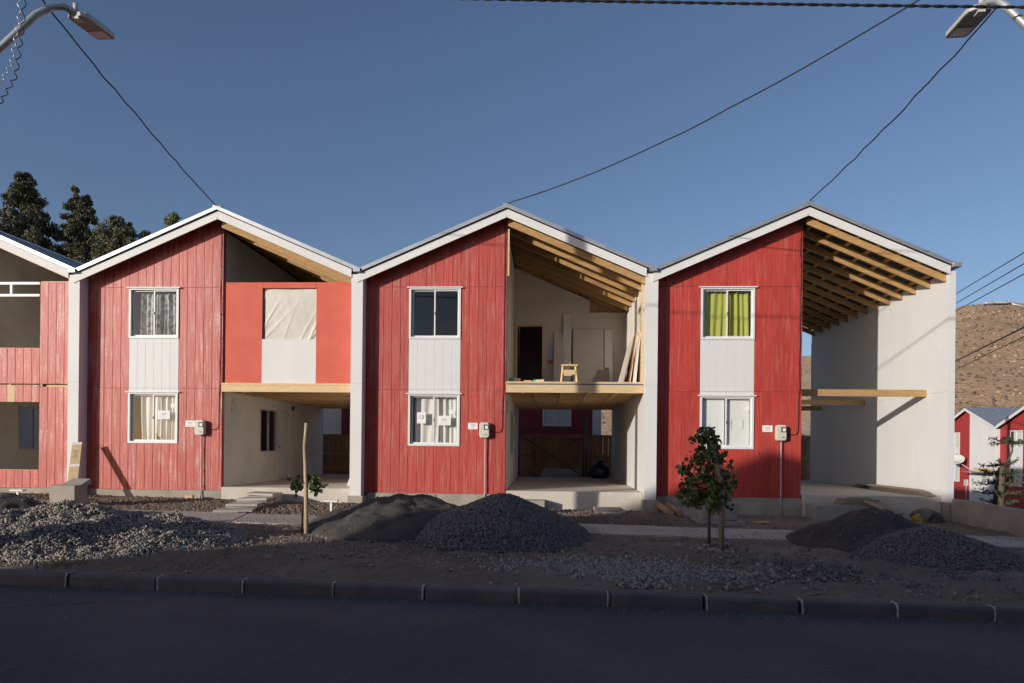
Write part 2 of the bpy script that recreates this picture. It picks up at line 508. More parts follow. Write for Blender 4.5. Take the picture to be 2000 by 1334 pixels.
for i, x in enumerate(jx):
    o = bpy.data.objects.new('kerb_stone', kme)
    o.location = (x + 0.5, random.uniform(-0.005, 0.005), SL * (x + 0.5) + random.uniform(-0.004, 0.004))
    link(o, kerb)
    o = bpy.data.objects.new('mortar_joint', jme)
    o.location = (x, 0, SL * x)
    o.rotation_euler = (0, random.uniform(-0.06, 0.06), 0)
    o.scale = (random.uniform(0.35, 0.9), 1, 1)
    link(o, kerb)

# concrete path along the houses
path = bpy.data.objects.new('path', None)
link(path); tag(path, kind='structure')
px_ = -14.0
while px_ < 16:
    w = random.uniform(1.35, 1.75)
    sk = 0.12
    y0, y1 = -3.88, -2.62
    t = random.uniform(0.0, 0.012) + 0.012
    vs = []
    for dz in (-0.12, t):
        for (x, y) in ((px_ + sk, y0), (px_ + w - 0.012 + sk, y0), (px_ + w - 0.012 - sk, y1), (px_ - sk, y1)):
            vs.append((x, y, gzf(x, y) + dz))
    o = MB().add(vs, [(3, 2, 1, 0), (4, 5, 6, 7), (0, 1, 5, 4), (1, 2, 6, 5), (2, 3, 7, 6), (3, 0, 4, 7)]).build('paving_slab', M['paving'], path)
    px_ += w

# ------------------------------------------------------------------ loose stones
_ph = (1 + 5 ** 0.5) / 2
ICO = np.array([(-1, _ph, 0), (1, _ph, 0), (-1, -_ph, 0), (1, -_ph, 0), (0, -1, _ph), (0, 1, _ph), (0, -1, -_ph), (0, 1, -_ph), (_ph, 0, -1), (_ph, 0, 1), (-_ph, 0, -1), (-_ph, 0, 1)]) / 1.9
ICF = np.array([(0, 11, 5), (0, 5, 1), (0, 1, 7), (0, 7, 10), (0, 10, 11), (1, 5, 9), (5, 11, 4), (11, 10, 2), (10, 7, 6), (7, 1, 8), (3, 9, 4), (3, 4, 2), (3, 2, 6), (3, 6, 8), (3, 8, 9), (4, 9, 5), (2, 4, 11), (6, 2, 10), (8, 6, 7), (9, 8, 1)])
def stones(name, pos, size, m, parent=None, flat=0.65):
    n = len(pos)
    v = ICO[None] * (1 + RNG.uniform(-0.28, 0.28, (n, 12, 1)))
    v = v * RNG.uniform(0.6, 1.3, (n, 1, 3)) * np.array([1, 1, flat])
    q = RNG.normal(size=(n, 4)); q /= np.linalg.norm(q, axis=1, keepdims=True)
    w, x, y, z = q.T
    R = np.stack([1 - 2 * (y * y + z * z), 2 * (x * y - z * w), 2 * (x * z + y * w), 2 * (x * y + z * w), 1 - 2 * (x * x + z * z), 2 * (y * z - x * w), 2 * (x * z - y * w), 2 * (y * z + x * w), 1 - 2 * (x * x + y * y)], -1).reshape(n, 3, 3)
    v = np.einsum('nij,nkj->nki', R, v) * np.asarray(size)[:, None, None] + pos[:, None, :]
    f = (ICF[None] + 12 * np.arange(n)[:, None, None]).reshape(-1, 3)
    return mesh_np(name, v.reshape(-1, 3), f, m, parent)

def pile(name, label, cat, cx, cy, rx, ry, hgt, m, stone_m=None, nst=0, ssize=0.018, lump=0.06, pw=1.0, rot=0.0, extra=None, smin=0.5, group=None):
    root = thing(name, label, cat, (cx, cy, gzf(cx, cy)), 0, group)
    z0 = gzf(cx, cy)
    ca, sa = math.cos(rot), math.sin(rot)
    def h(x, y):
        dx, dy = x - cx, y - cy
        u, v = (dx * ca + dy * sa) / rx, (-dx * sa + dy * ca) / ry
        r = np.sqrt(u * u + v * v) * (1 + 0.25 * fbm(x * 1.0 + cx, y, 1.1, 2))
        core = np.where(r < 1.12, np.maximum(1.12 - np.sqrt(r * r + 0.02), 0) / 0.98, 0) ** pw
        z = hgt * core
        z = z + lump * fbm(x + 9, y, 2.3, 4) * np.clip(core * 4, 0, 1) + 0.35 * lump * fbm(x, y, 9, 3) * np.clip(core * 4, 0, 1)
        if extra is not None:
            z = z + extra(x, y) * np.clip(core * 3, 0, 1)
        return z, core
    g = 90
    R = max(rx, ry) * 1.25
    X, Y = np.meshgrid(np.linspace(cx - R, cx + R, g), np.linspace(cy - R, cy + R, g))
    Z, core = h(X, Y)
    Z = gz(X, Y) + Z - 0.10 * (core <= 0.0) - 0.02
    ii = np.arange(g * g).reshape(g, g)
    f = np.stack([ii[:-1, :-1], ii[:-1, 1:], ii[1:, 1:], ii[1:, :-1]], -1).reshape(-1, 4)
    keep = core.reshape(-1)[f].max(1) > 0.0
    V = np.stack([X - cx, Y - cy, Z - z0], -1).reshape(-1, 3)
    mesh_np('mound', V, f[keep], m, root, smooth=True)
    if nst:
        P = []
        cnt = 0
        while cnt < nst:
            x = RNG.uniform(cx - R, cx + R, nst * 2); y = RNG.uniform(cy - R, cy + R, nst * 2)
            z, c = h(x, y)
            k = c > 0.004
            P.append(np.stack([x - cx, y - cy, gz(x, y) + z - z0 + 0.0], -1)[k]); cnt += k.sum()
        P = np.concatenate(P)[:nst]
        s = ssize * RNG.uniform(smin, 1.5, nst)
        P[:, 2] += s * 0.25
        o = stones('gravel_stones', P, s, stone_m, root)
        tag(o, kind='stuff')
    return root

pile('gravel_pile', 'long low pale gravel heap in sun and shadow by the left kerb', 'gravel pile', -6.0, -6.0, 2.2, 1.65, 0.47, M['gravelb'], M['gravel'], 31000, 0.0145, 0.30, 0.85, rot=0.22)
pile('dirt_mound', 'small dark dirt mound at the left edge behind the gravel', 'dirt mound', -8.35, -4.4, 1.35, 1.1, 0.46, M['earth'], M['gravelb'], 400, 0.016, 0.20, 1.0)
pile('sand_pile', 'smooth grey sand pile in front of the open-loft house', 'sand pile', -1.62, -3.4, 1.55, 1.9, 0.57, M['sand'], M['gravelb'], 300, 0.011, 0.2, 0.8)
pile('gravel_pile', 'tall cone of dark gravel in front of the open-loft house', 'gravel pile', 0.2, -4.1, 1.34, 1.9, 0.66, M['gravelb'], M['gravelb'], 20000, 0.0175, 0.05, 0.82)
pile('earth_pile', 'dark earth pile in front of the bare-raftered house slab', 'earth pile', 6.38, -4.1, 1.25, 1.3, 0.58, M['earth'], M['gravelb'], 500, 0.013, 0.22, 0.8)
pile('gravel_pile', 'small dark gravel pile spilling off the earth pile', 'gravel pile', 6.72, -5.05, 1.12, 1.1, 0.44, M['gravelb'], M['gravelb'], 9000, 0.0155, 0.08, 0.85)

def scatter(name, label, cat, n, fx, fy, size, m, zoff=0.004):
    x, y = fx(n), fy(n)
    s = size * RNG.uniform(0.4, 1.6, n) ** 1.3
    P = np.stack([x, y, gz(x, y) + s * 0.25 + zoff], -1)
    k = (y > -8.05) & (y < -0.25)
    return tag(stones(name, P[k], s[k], m), label, cat, kind='stuff')
scatter('gravel_spill', 'thin spread of grey gravel between the tall cone and the kerb', 'gravel', 4500, lambda n: RNG.normal(1.75, 0.75, n), lambda n: RNG.normal(-7.0, 0.45, n), 0.019, M['gravel'])
scatter('gravel_spread', 'thin gravel scattered before the right piles', 'gravel', 3000, lambda n: RNG.normal(5.6, 1.2, n), lambda n: RNG.normal(-6.3, 0.55, n), 0.017, M['gravelb'])
scatter('loose_stones', 'loose stones and clods strewn over the bare soil', 'stones', 15000, lambda n: RNG.uniform(-12, 10, n), lambda n: RNG.uniform(-8.1, -0.25, n), 0.014, M['stone'])
scatter('cobbles', 'rounded cobbles lying on the soil near the right kerb', 'stones', 150, lambda n: RNG.normal(3.2, 1.3, n), lambda n: RNG.normal(-7.1, 0.5, n), 0.029, M['stone'])
scatter('soil_clods', 'crumbly brown clods along the house foundations', 'soil', 16000, lambda n: RNG.uniform(-11, 4, n), lambda n: RNG.uniform(-2.65, -0.28, n), 0.022, M['soil'])
def ring(label, cx, cy, rx, ry, n, size, m):
    a = RNG.uniform(0, 6.283, n); q = 1.0 + np.abs(RNG.normal(0, 0.16, n))
    X_, Y_ = cx + rx * q * np.cos(a), cy + ry * q * np.sin(a)
    s_ = size * RNG.uniform(0.4, 1.5, n)
    k = (Y_ > -8.08) & (Y_ < -0.3)
    tag(stones('gravel_spill', np.stack([X_, Y_, gz(X_, Y_) + s_ * .3 + .006], -1)[k], s_[k], m), label, 'gravel', kind='stuff')
ring('stones spilled round the left gravel heap', -6.0, -6.0, 2.2, 1.65, 1500, 0.013, M['gravel'])
ring('stones spilled round the tall gravel cone', 0.2, -4.1, 1.36, 1.9, 900, 0.015, M['gravelb'])
ring('stones spilled round the small right gravel pile', 6.72, -5.05, 1.12, 1.1, 600, 0.014, M['gravelb'])
n = 900
x = RNG.uniform(-6.5, 8, n); y = -8.30 - np.abs(RNG.normal(0, 0.14, n)); s = RNG.uniform(0.003, 0.009, n)
tag(stones('gutter_grit', np.stack([x, y, -0.588 - 0.0155 * x + s * 0.3], -1), s, M['stone']), 'fine grit gathered along the foot of the kerb', 'grit', kind='stuff')
x = RNG.uniform(-6, 8, 170); y = RNG.uniform(-13.5, -8.4, 170); s = RNG.uniform(0.004, 0.012, 170)
tag(stones('road_grit', np.stack([x, y, -0.588 - 0.0155 * x + s * 0.3], -1), s, M['stone']), 'dark grit scattered over the asphalt', 'grit', kind='stuff')
# pale scuffs on the asphalt
def scuff(pts, w, label):
    vs, fs = [], []
    for i, (x, y) in enumerate(pts):
        ww = w * random.uniform(0.5, 1.2)
        vs += [(x, y - ww, rz(x) + 0.004), (x, y + ww, rz(x) + 0.004)]
        if i: fs.append((2 * i - 2, 2 * i, 2 * i + 1, 2 * i - 1))
    tag(MB().add(vs, fs).build('road_scuff', M['chalk']), label, 'scuff mark')
scuff([(-5.0 + 0.15 * i, -9.36 + 0.022 * i + 0.0028 * i * i + random.uniform(-.008, .008)) for i in range(14)], 0.016, 'long pale scratch curving over the left asphalt')
scuff([(5.2 + 0.08 * i, -9.25 - 0.03 * i) for i in range(6)], 0.015, 'short pale scratch on the asphalt at right')

# ------------------------------------------------------------------ houses
P = 6.66
SLOPE = 0.43
RIDGE = 6.54
DEP = 7.3
TILT = 2.386
TILM = 4.76
def roof_z(x, off=0.0):
    return RIDGE - off - SLOPE * abs(x)

_bc = {}
def board(parent, x0, x1, z0, zl, zr, m, name='cladding_board', y=0.0, d=0.02, gap=0.003):
    """vertical board with chamfered long edges; top may slope (zl left, zr right)"""
    w = x1 - x0 - gap
    key = (round(w, 4), round(zl - z0, 4), round(zr - z0, 4), m.name, d)
    if key not in _bc:
        c = 0.0045 if m.name != 'white_siding' else 0.0022
        sec = [(0, d), (0, c), (c, 0), (w - c, 0), (w, c), (w, d)]
        vs = [(a, b, 0) for a, b in sec] + [(a, b, (zl - z0) + (zr - zl) * a / w) for a, b in sec]
        n = 6
        fs = [tuple(range(n - 1, -1, -1)), tuple(range(n, 2 * n))] + [(i, (i + 1) % n, n + (i + 1) % n, n + i) for i in range(n)]
        _bc[key] = MB().add(vs, fs).mesh(name, m)
    o = bpy.data.objects.new(name, _bc[key])
    o.location = (x0 + gap / 2, y + random.uniform(-0.001, 0.001), z0)
    return link(o, parent)

def window(parent, x0, x1, z0, z1, fm, split=0.5):
    """sliding window: outer frame, two sashes, two panes, drip bar"""
    w = thing('window', None, None) if False else None
    f = MB()
    t, ya, yb = 0.045, -0.025, 0.10
    f.box(x0, x0 + t, ya, yb, z0, z1).box(x1 - t, x1, ya, yb, z0, z1)
    f.box(x0 + t, x1 - t, ya, yb, z0, z0 + t).box(x0 + t, x1 - t, ya, yb, z1 - t * 0.7, z1)
    win = f.build('window', fm, parent)
    xm = x0 + (x1 - x0) * split
    a0, a1, b0, b1 = x0 + t, x1 - t, z0 + t, z1 - t * 0.7
    for k, (sx0, sx1, yy) in enumerate(((a0 + 0.02, xm + 0.012, 0.045), (xm - 0.022, a1, 0.015))):
        s = MB()
        q = 0.03
        s.box(sx0, sx0 + q, yy, yy + 0.025, b0, b1).box(sx1 - q, sx1, yy, yy + 0.025, b0, b1)
        s.box(sx0 + q, sx1 - q, yy, yy + 0.025, b0, b0 + q * 1.3).box(sx0 + q, sx1 - q, yy, yy + 0.025, b1 - q, b1)
        s.build('sash', fm, win)
        MB().box(sx0 + q - 0.004, sx1 - q + 0.004, yy + 0.010, yy + 0.014, b0 + q, b1 - q + 0.004).build('pane', M['glass'], win)
    box('latch', M['black'], xm - 0.008, xm + 0.004, 0.003, 0.015, (b0 + b1) / 2 - 0.03, (b0 + b1) / 2 + 0.03, win)
    box('drip_bar', fm, x0 - 0.05, x1 + 0.05, -0.06, 0.0, z1 + 0.002, z1 + 0.026, win)
    return win

def curtain(name, label, m, X0, x0, x1, z0, z1, y=0.17, folds=8, amp=0.035, pinch=0.0, tilt=0.0, gaps=()):
    nx_, nz_ = 90, 14
    u = np.linspace(0, 1, nx_); v = np.linspace(0, 1, nz_)
    U, V = np.meshgrid(u, v)
    ph = 2 * np.pi * folds * (U + 0.04 * np.sin(7 * U + folds)) + 0.5 * np.sin(3 * V + 5 * U)
    Y = y + amp * np.sin(ph) * (0.55 + 0.45 * (1 - V)) + 0.015 * np.sin(31 * U + 2)
    W = (x1 - x0)
    X = X0 + x0 + W * U + tilt * (1 - V) * (0.5 - U)
    Z = z0 + (z1 - z0) * V + 0.012 * np.sin(ph) * V
    ii = np.arange(nx_ * nz_).reshape(nz_, nx_)
    f = np.stack([ii[:-1, :-1], ii[:-1, 1:], ii[1:, 1:], ii[1:, :-1]], -1).reshape(-1, 4)
    o = mesh_np(name, np.stack([X, Y, Z], -1).reshape(-1, 3), f, m, smooth=True)
    return tag(o, label, 'curtain')

def roof_slope(parent, sgn, x_eave, y0, y1, m, name='roof_sheet', ov=0.0, pitch=0.19):
    """ribbed sheet: ribs run down the slope, spaced along y"""
    ys, hs = [], []
    y = y0
    while y < y1 - 0.01:
        for d, hh in ((0, 0), (0.02, 0.022), (0.05, 0.022), (0.07, 0)):
            if y + d <= y1:
                ys.append(y + d); hs.append(hh)
        y += pitch
    ys.append(y1); hs.append(0)
    vs, fs = [], []
    for yy, h in zip(ys, hs):
        for x, b in ((0, 0), (x_eave, 0), (x_eave, -0.03), (0, -0.03)):
            vs.append((sgn * x, yy, RIDGE - SLOPE * x + b - 0.025 + (h if b == 0 else h)))
    n = len(ys)
    for i in range(n - 1):
        a, b = 4 * i, 4 * i + 4
        fs += [(a, a + 1, b + 1, b), (a + 3, b + 3, b + 2, a + 2), (a + 1, a + 2, b + 2, b + 1), (a, b, b + 3, a + 3)]
    fs += [(0, 3, 2, 1), (4 * n - 4, 4 * n - 3, 4 * n - 2, 4 * n - 1)]
    if sgn < 0:
        fs = [tuple(reversed(f)) for f in fs]
    return MB().add(vs, fs).build(name, m, parent)

def rake(name, m, x0, x1, top0, bot0, y0, y1, parent, sgn):
    """sloped board in the gable plane between |x|=x0..x1, offsets below the roof line"""
    a = [(sgn * x0, roof_z(x0, bot0)), (sgn * x1, roof_z(x1, bot0)), (sgn * x1, roof_z(x1, top0)), (sgn * x0, roof_z(x0, top0))]
    if sgn < 0: a = a[::-1]
    return MB().xz(a, y0, y1).build(name, m, parent)

WX0, WX1 = -2.26, -1.06
def house_shell(name, label, X0, redmat, left_red=True, end_wall=False, right_in=3.13, ceil_right=True, window_frame=None, side_open=True):
    H = thing(name, label, 'house', (X0, 0, 0))
    fm = window_frame or M['frame']
    # side wall (white fin) on the left, its foot
    MB().yz([(-0.30, -0.06), (DEP + 0.1, -0.06), (DEP + 0.1, 2.497), (-0.30, 2.497)], -3.53, -3.27).build('side_wall', M['white'], H)
    MB().yz([(-0.302, 2.5), (DEP + 0.1, 2.5), (DEP + 0.1, 4.98), (-0.302, 4.98)], -3.5315, -3.2685).build('side_wall', M['white'], H)
    bev(box('wall_foot', M['concrete'], -3.57, -3.21, -0.34, DEP, -0.75, -0.062, H), 0.012)
    if end_wall:
        MB().yz([(-0.30, -0.03), (DEP + 0.15, -0.03), (DEP + 0.15, 5.02), (-0.30, 5.02)], right_in, right_in + 0.125).build('end_wall', M['white'], H)
        yy = -0.298
        while yy < DEP:
            for z0, z1 in ((0.0, 2.398), (2.4015, 4.62)):
                box('wall_panel', M['white'], right_in - 0.0125, right_in - 0.001, yy, min(yy + 1.217, DEP + 0.148), z0 + (0.088 if z0 == 0 else 0), z1, H)
            yy += 1.22
        bev(box('wall_foot', M['concrete'], right_in + 0.001, right_in + 0.165, -0.33, DEP, -0.9, -0.032, H), 0.012)
    # foundation of the closed half and slab of the open half
    box('foundation', M['concrete'], -3.2, 0.02, -0.035, DEP, -0.8, -0.004, H, 0.01)
    box('floor_slab', M['slab'], 0.024, right_in - 0.002, -0.06, DEP, -0.8, 0.085, H, 0.015)
    # roof
    xe = 3.40
    for sg in (-1, 1):
        roof_slope(H, sg, xe - 0.02 if not (end_wall and sg > 0) else right_in + 0.15, -0.36, DEP + 0.4, M['roof'])
        rake('edge_flashing', M['roof'], 0.0, xe - 0.03 if not (end_wall and sg > 0) else right_in + 0.15, -0.004, 0.082, -0.375, -0.362, H, sg)
        x1 = 3.27 if sg < 0 else right_in
        rake('fascia_board', M['white'], 0.0 if sg > 0 else 0.002, x1 if sg > 0 else 3.40, 0.10, 0.285, -0.322, -0.297, H, sg)
        rake('soffit_board', M['felt'], 0.02, x1 - 0.003, 0.10, 0.125, -0.29, 0.05 if sg < 0 else DEP, H, sg)
        rake('ceiling_board', M['felt'], 0.02, x1 - 0.003, 0.20, 0.214, 0.06 if sg < 0 else -0.29, DEP, H, sg)
    box('ridge_cap', M['roof'], -0.09, 0.09, -0.38, DEP + 0.4, RIDGE - 0.03, RIDGE + 0.012, H)
    g = MB().box(-3.47, -3.31, -0.42, DEP + 0.3, 5.02, 5.10).build('gutter', M['roof'], H)
    # party wall cap strips close the white plane at the valley
    MB().xz([(-3.53, 4.982), (-3.27, 4.982), (-3.27, roof_z(3.27, 0.30)), (-3.40, roof_z(3.27, 0.18)), (-3.53, roof_z(3.13, 0.30))], -0.298, 0.05).build('valley_block', M['white'], H)
    # closed half: core walls
    gap = 0.022
    def core(x0, x1, z0, z1):
        box('front_wall', M['inner'], x0, x1, gap, 0.11, z0, z1, H)
    core(-3.268, WX0, 0, TILM); core(WX1, -0.002, 0, TILM)
    core(WX0, WX1, 0, 1.09); core(WX0, WX1, 2.28, 3.56); core(WX0, WX1, 4.73, TILM)
    MB().xz([(-3.268, TILM + 0.001), (-0.002, TILM + 0.001), (-0.002, roof_z(0, 0.215)), (-3.268, roof_z(3.268, 0.215))], gap, 0.11).build('gable_wall', M['inner'], H)
    box('upper_floor', M['wood'], -3.268, -0.125, 0.112, DEP - 0.1, 2.36, 2.56, H)
    box('ground_floor', M['slab'], -3.268, -0.125, 0.112, DEP - 0.1, -0.002, 0.06, H)
    box('back_wall', M['inner'], -3.268, -0.002, DEP - 0.098, DEP, 0, 4.85, H)
    MB().xz([(-3.268, 4.852), (-0.002, 4.852), (-0.002, roof_z(0, 0.215)), (-3.268, roof_z(3.268, 0.215))], DEP - 0.098, DEP).build('back_gable_wall', M['inner'], H)
    # planks of the front
    xs = [-3.268] + [-3.06 + 0.2 * k for k in range(16)] + [0.0]
    wb = M['whiteboard']
    for i in range(len(xs) - 1):
        a, b = xs[i], xs[i + 1]
        if b - a < 0.03: continue
        inw = a >= WX0 - 0.01 and b <= WX1 + 0.01
        if inw:
            board(H, a, b, 0.0, 1.085, 1.085, redmat)
            board(H, a, b, 2.312, TILT - 0.003, TILT - 0.003, wb, gap=0.0015)
            board(H, a, b, TILT + 0.003, 3.555, 3.555, wb, gap=0.0015)
        else:
            board(H, a, b, 0.0, TILT - 0.004, TILT - 0.004, redmat)
            board(H, a, b, TILT + 0.004, TILM - 0.004, TILM - 0.004, redmat)
        board(H, a, b, TILM + 0.004 if not inw else TILM + 0.0045, roof_z(a, 0.135), roof_z(b, 0.135), redmat)
    window(H, WX0, WX1, 3.56, 4.73, fm)
    window(H, WX0, WX1, 1.09, 2.28, fm)
    return H

def side_wall_right(H, red_edge, m, door=True, ymax=DEP):
    """wall between the closed half and the open half (plane x=0) with a window and a door low down"""
    ys = [0.112, 2.13, 3.30, 3.38, 4.20, ymax - 0.1]
    def w(y0, y1, z0, z1):
        box('partition_wall', m, -0.12, -0.002, y0, y1, z0, z1, H)
    if door:
        w(0.112, 2.13, -0.01, 2.33); w(2.13, 3.30, -0.01, 0.87); w(2.13, 3.30, 2.05, 2.33); w(3.30, 3.38, -0.01, 2.33); w(3.38, 4.20, 2.06, 2.33); w(4.20, ymax - 0.1, -0.01, 2.33)
        f = MB()
        f.box(-0.07, 0.012, 2.132, 2.17, 0.872, 2.048).box(-0.07, 0.012, 3.26, 3.298, 0.872, 2.048).box(-0.07, 0.012, 2.17, 3.26, 0.872, 0.91).box(-0.07, 0.012, 2.17, 3.26, 2.01, 2.048).box(-0.05, 0.0, 2.70, 2.73, 0.91, 2.01)
        win = f.build('side_window', M['grey_frame'], H)
        box('pane', M['glass'], -0.035, -0.03, 2.17, 3.26, 0.91, 2.01, win)
        d = MB().box(-0.06, -0.02, 3.39, 4.19, 0.09, 2.05).build('door', M['white'], H)
        for z0, z1 in ((0.25, 0.85), (1.0, 1.55)):
            box('door_panel', M['white'], -0.0195, -0.008, 3.5, 4.08, z0, z1, d, 0.008)
        arc = [(3.5 + 0.58 * k / 10, 1.62 + 0.24 * math.sin(math.pi * k / 10)) for k in range(11)]
        MB().yz(arc[::-1], -0.0195, -0.008).build('door_panel', M['white'], d)
        box('door_knob', M['darkmetal'], -0.019, 0.04, 3.42, 3.46, 1.0, 1.04, d, 0.01)
        fr = MB().box(-0.03, 0.02, 4.205, 4.29, 0.09, 2.1).box(-0.03, 0.02, 3.302, 3.375, 0.09, 2.1)
        fr.build('door_frame', M['plaster'], H)
        for zz in (1.93, 2.10):
            box('vent_grille', M['inner'], -0.001, 0.014, 0.48, 0.63, zz - 0.06, zz + 0.06, H)
    else:
        w(0.112, ymax - 0.1, -0.01, 2.33)
    # upper part up to the roof
    box('partition_wall', m, -0.12, -0.002, 0.112, ymax - 0.1, 2.334, roof_z(0, 0.44), H)
    box('corner_trim', red_edge, -0.118, 0.004, 0.024, 0.1105, 0.0, roof_z(0, 0.30), H)

def rafters(H, n, right_in, x0=0.0, m=None, purl=True):
    for k in range(n):
        y = -0.14 + 0.611 * k
        xs_ = 0.02 + (0.0 if k else 0.0)
        o = MB().xz([(xs_, roof_z(xs_, 0.42)), (right_in - 0.004, roof_z(right_in, 0.42)), (right_in - 0.004, roof_z(right_in, 0.268)), (xs_, roof_z(xs_, 0.268))], y - 0.021, y + 0.021).build('rafter', m or M['wood_grn'], H)
    if purl:
        k = 0
        x = 0.22
        while x < right_in - 0.1:
            MB().xz([(x, roof_z(x, 0.266)), (x + 0.05, roof_z(x + 0.05, 0.266)), (x + 0.05, roof_z(x + 0.05, 0.217)), (x, roof_z(x, 0.217))], -0.28, DEP).build('purlin', M['wood_grn'], H)
            x += 0.44

def floor_frame(H, right_in, ztop=2.54, zbot=2.345, edge_deck=True, deep=DEP, m=None, blocks=True):
    m = m or M['wood']
    box('rim_beam', M['wood_pale'], 0.005, right_in - 0.003, -0.06, -0.015, zbot - 0.012, ztop - 0.002, H, 0.003)
    y = 0.35
    ys = []
    while y < deep - 0.05:
        box('joist', m, 0.005, right_in - 0.003, y, y + 0.042, zbot, ztop - 0.002, H)
        ys.append(y)
        y += 0.42
    if blocks:
        for xb in (0.64, 1.26, 1.88, 2.5):
            prev = -0.013
            for y in ys:
                box('blocking', M['wood_pale'], xb, xb + 0.045, prev + 0.001, y - 0.001, zbot - 0.006, ztop - 0.004, H)
                prev = y + 0.042
    box('floor_deck', M['wood_pale'] if edge_deck else m, 0.005, right_in - 0.003, -0.07, deep - 0.02, ztop, ztop + 0.045, H)

# ---- the bare-raftered house (right): open half with bare rafters and three beams
H4 = house_shell('row_house', 'rightmost red gabled house with bare rafters over an open white half', P, M['red103'], end_wall=True, right_in=3.04, window_frame=M['frame'])
side_wall_right(H4, M['red103'], M['plaster'], door=False)
rafters(H4, 13, 3.04)
for y, (za, zb) in zip((0.57, 3.60, 6.61), ((2.34, 2.50), (2.34, 2.47), (2.34, 2.49))):
    box('floor_beam', M['wood_grn'], 0.005, 3.037, y - 0.025, y + 0.025, za, zb, H4, 0.003)
box('gutter', M['roof'], 3.06, 3.24, -0.40, DEP + 0.3, 5.10, 5.19, H4)
box('step', M['concrete2'], 0.08, 1.42, -0.64, -0.064, -0.7, -0.10, H4, 0.01)

# ---- the open-loft house (middle): open loft and open carport
H3 = house_shell('row_house', 'middle red gabled house with open timber loft over a carport', 0.0, M['red105'])
side_wall_right(H3, M['red105'], M['plaster'])
rafters(H3, 7, 3.13, purl=False)
floor_frame(H3, 3.13)
box('membrane_strip', M['bluetape'], 0.02, 3.11, -0.068, -0.061, 2.516, 2.539, H3)
LB = 3.50   # loft back wall
DR = roof_z(3.13, 0.44)
box('loft_partition', M['inner'], 0.004, 0.06, LB, LB + 0.08, 2.587, 4.50, H3)
box('loft_partition', M['inner'], 0.84, 2.11, LB, LB + 0.08, 2.587, 5.25, H3)
box('loft_partition', M['inner'], 2.112, 3.12, LB, LB + 0.08, 2.587, 4.86, H3)
box('loft_partition', M['inner'], 0.004, 0.84, LB, LB + 0.08, 4.502, 5.25, H3)
MB().xz([(0.004, 5.252), (2.11, 5.252), (2.11, roof_z(2.11, 0.425)), (0.004, roof_z(0.004, 0.425))], LB, LB + 0.08).build('loft_partition', M['inner'], H3)
MB().xz([(2.112, 4.862), (3.12, 4.862), (3.12, roof_z(3.12, 0.43)), (2.112, roof_z(2.112, 0.43))], LB + 0.06, LB + 0.075).build('bracing_board', M['fence'], H3)
for a in ((0.0605, 0.10, 2.587, 4.47), (0.80, 0.8395, 2.587, 4.47)):
    box('door_jamb', M['wood'], a[0], a[1], LB - 0.03, LB + 0.09, a[2], a[3], H3)
box('door_head', M['wood'], 0.0605, 0.8395, LB - 0.03, LB + 0.09, 4.4705, 4.5015, H3)
MB().xz([(0.004, 2.587), (3.12, 2.587), (3.12, DR), (0.004, roof_z(0, 0.43))], DEP - 0.08, DEP - 0.02).build('loft_back_wall', M['inner'], H3)
box('lining_board', M['plaster'], 3.085, 3.127, 0.1, 1.22, 2.60, 4.70, H3)
box('lining_board', M['plaster'], 3.085, 3.127, 1.23, 2.36, 2.60, 4.70, H3)
box('lining_board', M['plaster'], 3.085, 3.127, 2.37, LB - 0.01, 2.60, 4.70, H3)
box('corner_stud', M['wood_pale'], 3.06, 3.125, -0.02, 0.035, 2.59, 4.92, H3)
box('corner_stud', M['wood_pale'], 0.01, 0.05, -0.05, -0.01, 5.0, 6.08, H3)

# ---- the orange-panelled house: upper floor filled in with orange-red panels
H2 = house_shell('row_house', 'red gabled house with smooth orange panels and cloth covered opening', -P, M['red107'])
side_wall_right(H2, M['red107'], M['plaster'])
rafters(H2, 13, 3.13, purl=False)
floor_frame(H2, 3.13, ztop=2.47, zbot=2.32, blocks=False, edge_deck=False)
OY0, OY1 = -0.015, 0.03
def panel(x0, x1, z0, z1, m, nm='infill_panel'):
    bev(box(nm, m, x0, x1, OY0, OY1, z0, z1, H2), 0.003)
panel(0.07, 0.945, 2.52, 4.87, M['orange'])
panel(2.222, 3.127, 2.52, 4.87, M['orange'])
panel(0.948, 2.219, 4.735, 4.87, M['orange'])
panel(0.94, 2.227, 2.515, 3.545, M['white'])
box('opening_jamb', M['wood_grey'], 0.948, 0.99, 0.032, 0.12, 3.55, 4.73, H2)
box('opening_head', M['wood_grey'], 0.948, 2.219, 0.032, 0.12, 4.70, 4.73, H2)
MB().xz([(0.004, 2.53), (3.12, 2.53), (3.12, DR), (0.004, roof_z(0, 0.43))], DEP - 0.08, DEP - 0.02).build('back_wall', M['inner'], H2)
# cloth over the opening
nxx, nzz = 70, 70
U, V = np.meshgrid(np.linspace(0, 1, nxx), np.linspace(0, 1, nzz))
fold = 0
for k in range(9):
    ang = 0.55 + 0.5 * RNG.random()
    off = RNG.random() * 1.6 - 0.3
    dd = (U * math.cos(ang) - V * math.sin(ang) * 0.55) - off * 0.6
    fold = fold + 0.016 * np.exp(-(dd / 0.018) ** 2) * np.clip(1.2 - V * 1.3, 0, 1) * (0.5 + RNG.random())
fold = fold + 0.012 * fbm(U * 6, V * 3, 1.3, 3)
Xc = -P + 1.005 + 1.21 * U - 0.012 * np.exp(-((V - .9) / .1) ** 2) * (1 - U)
Zc = 3.53 + 1.18 * V + 0.01 * np.sin(9 * U) * (V - .5) - 0.03 * np.clip(V - 0.9, 0, 1) * 10 * np.exp(-(U / .06) ** 2)
Yc = 0.02 - fold - 0.03 * np.sin(np.pi * V) * np.sin(np.pi * U)
ii = np.arange(nxx * nzz).reshape(nzz, nxx)
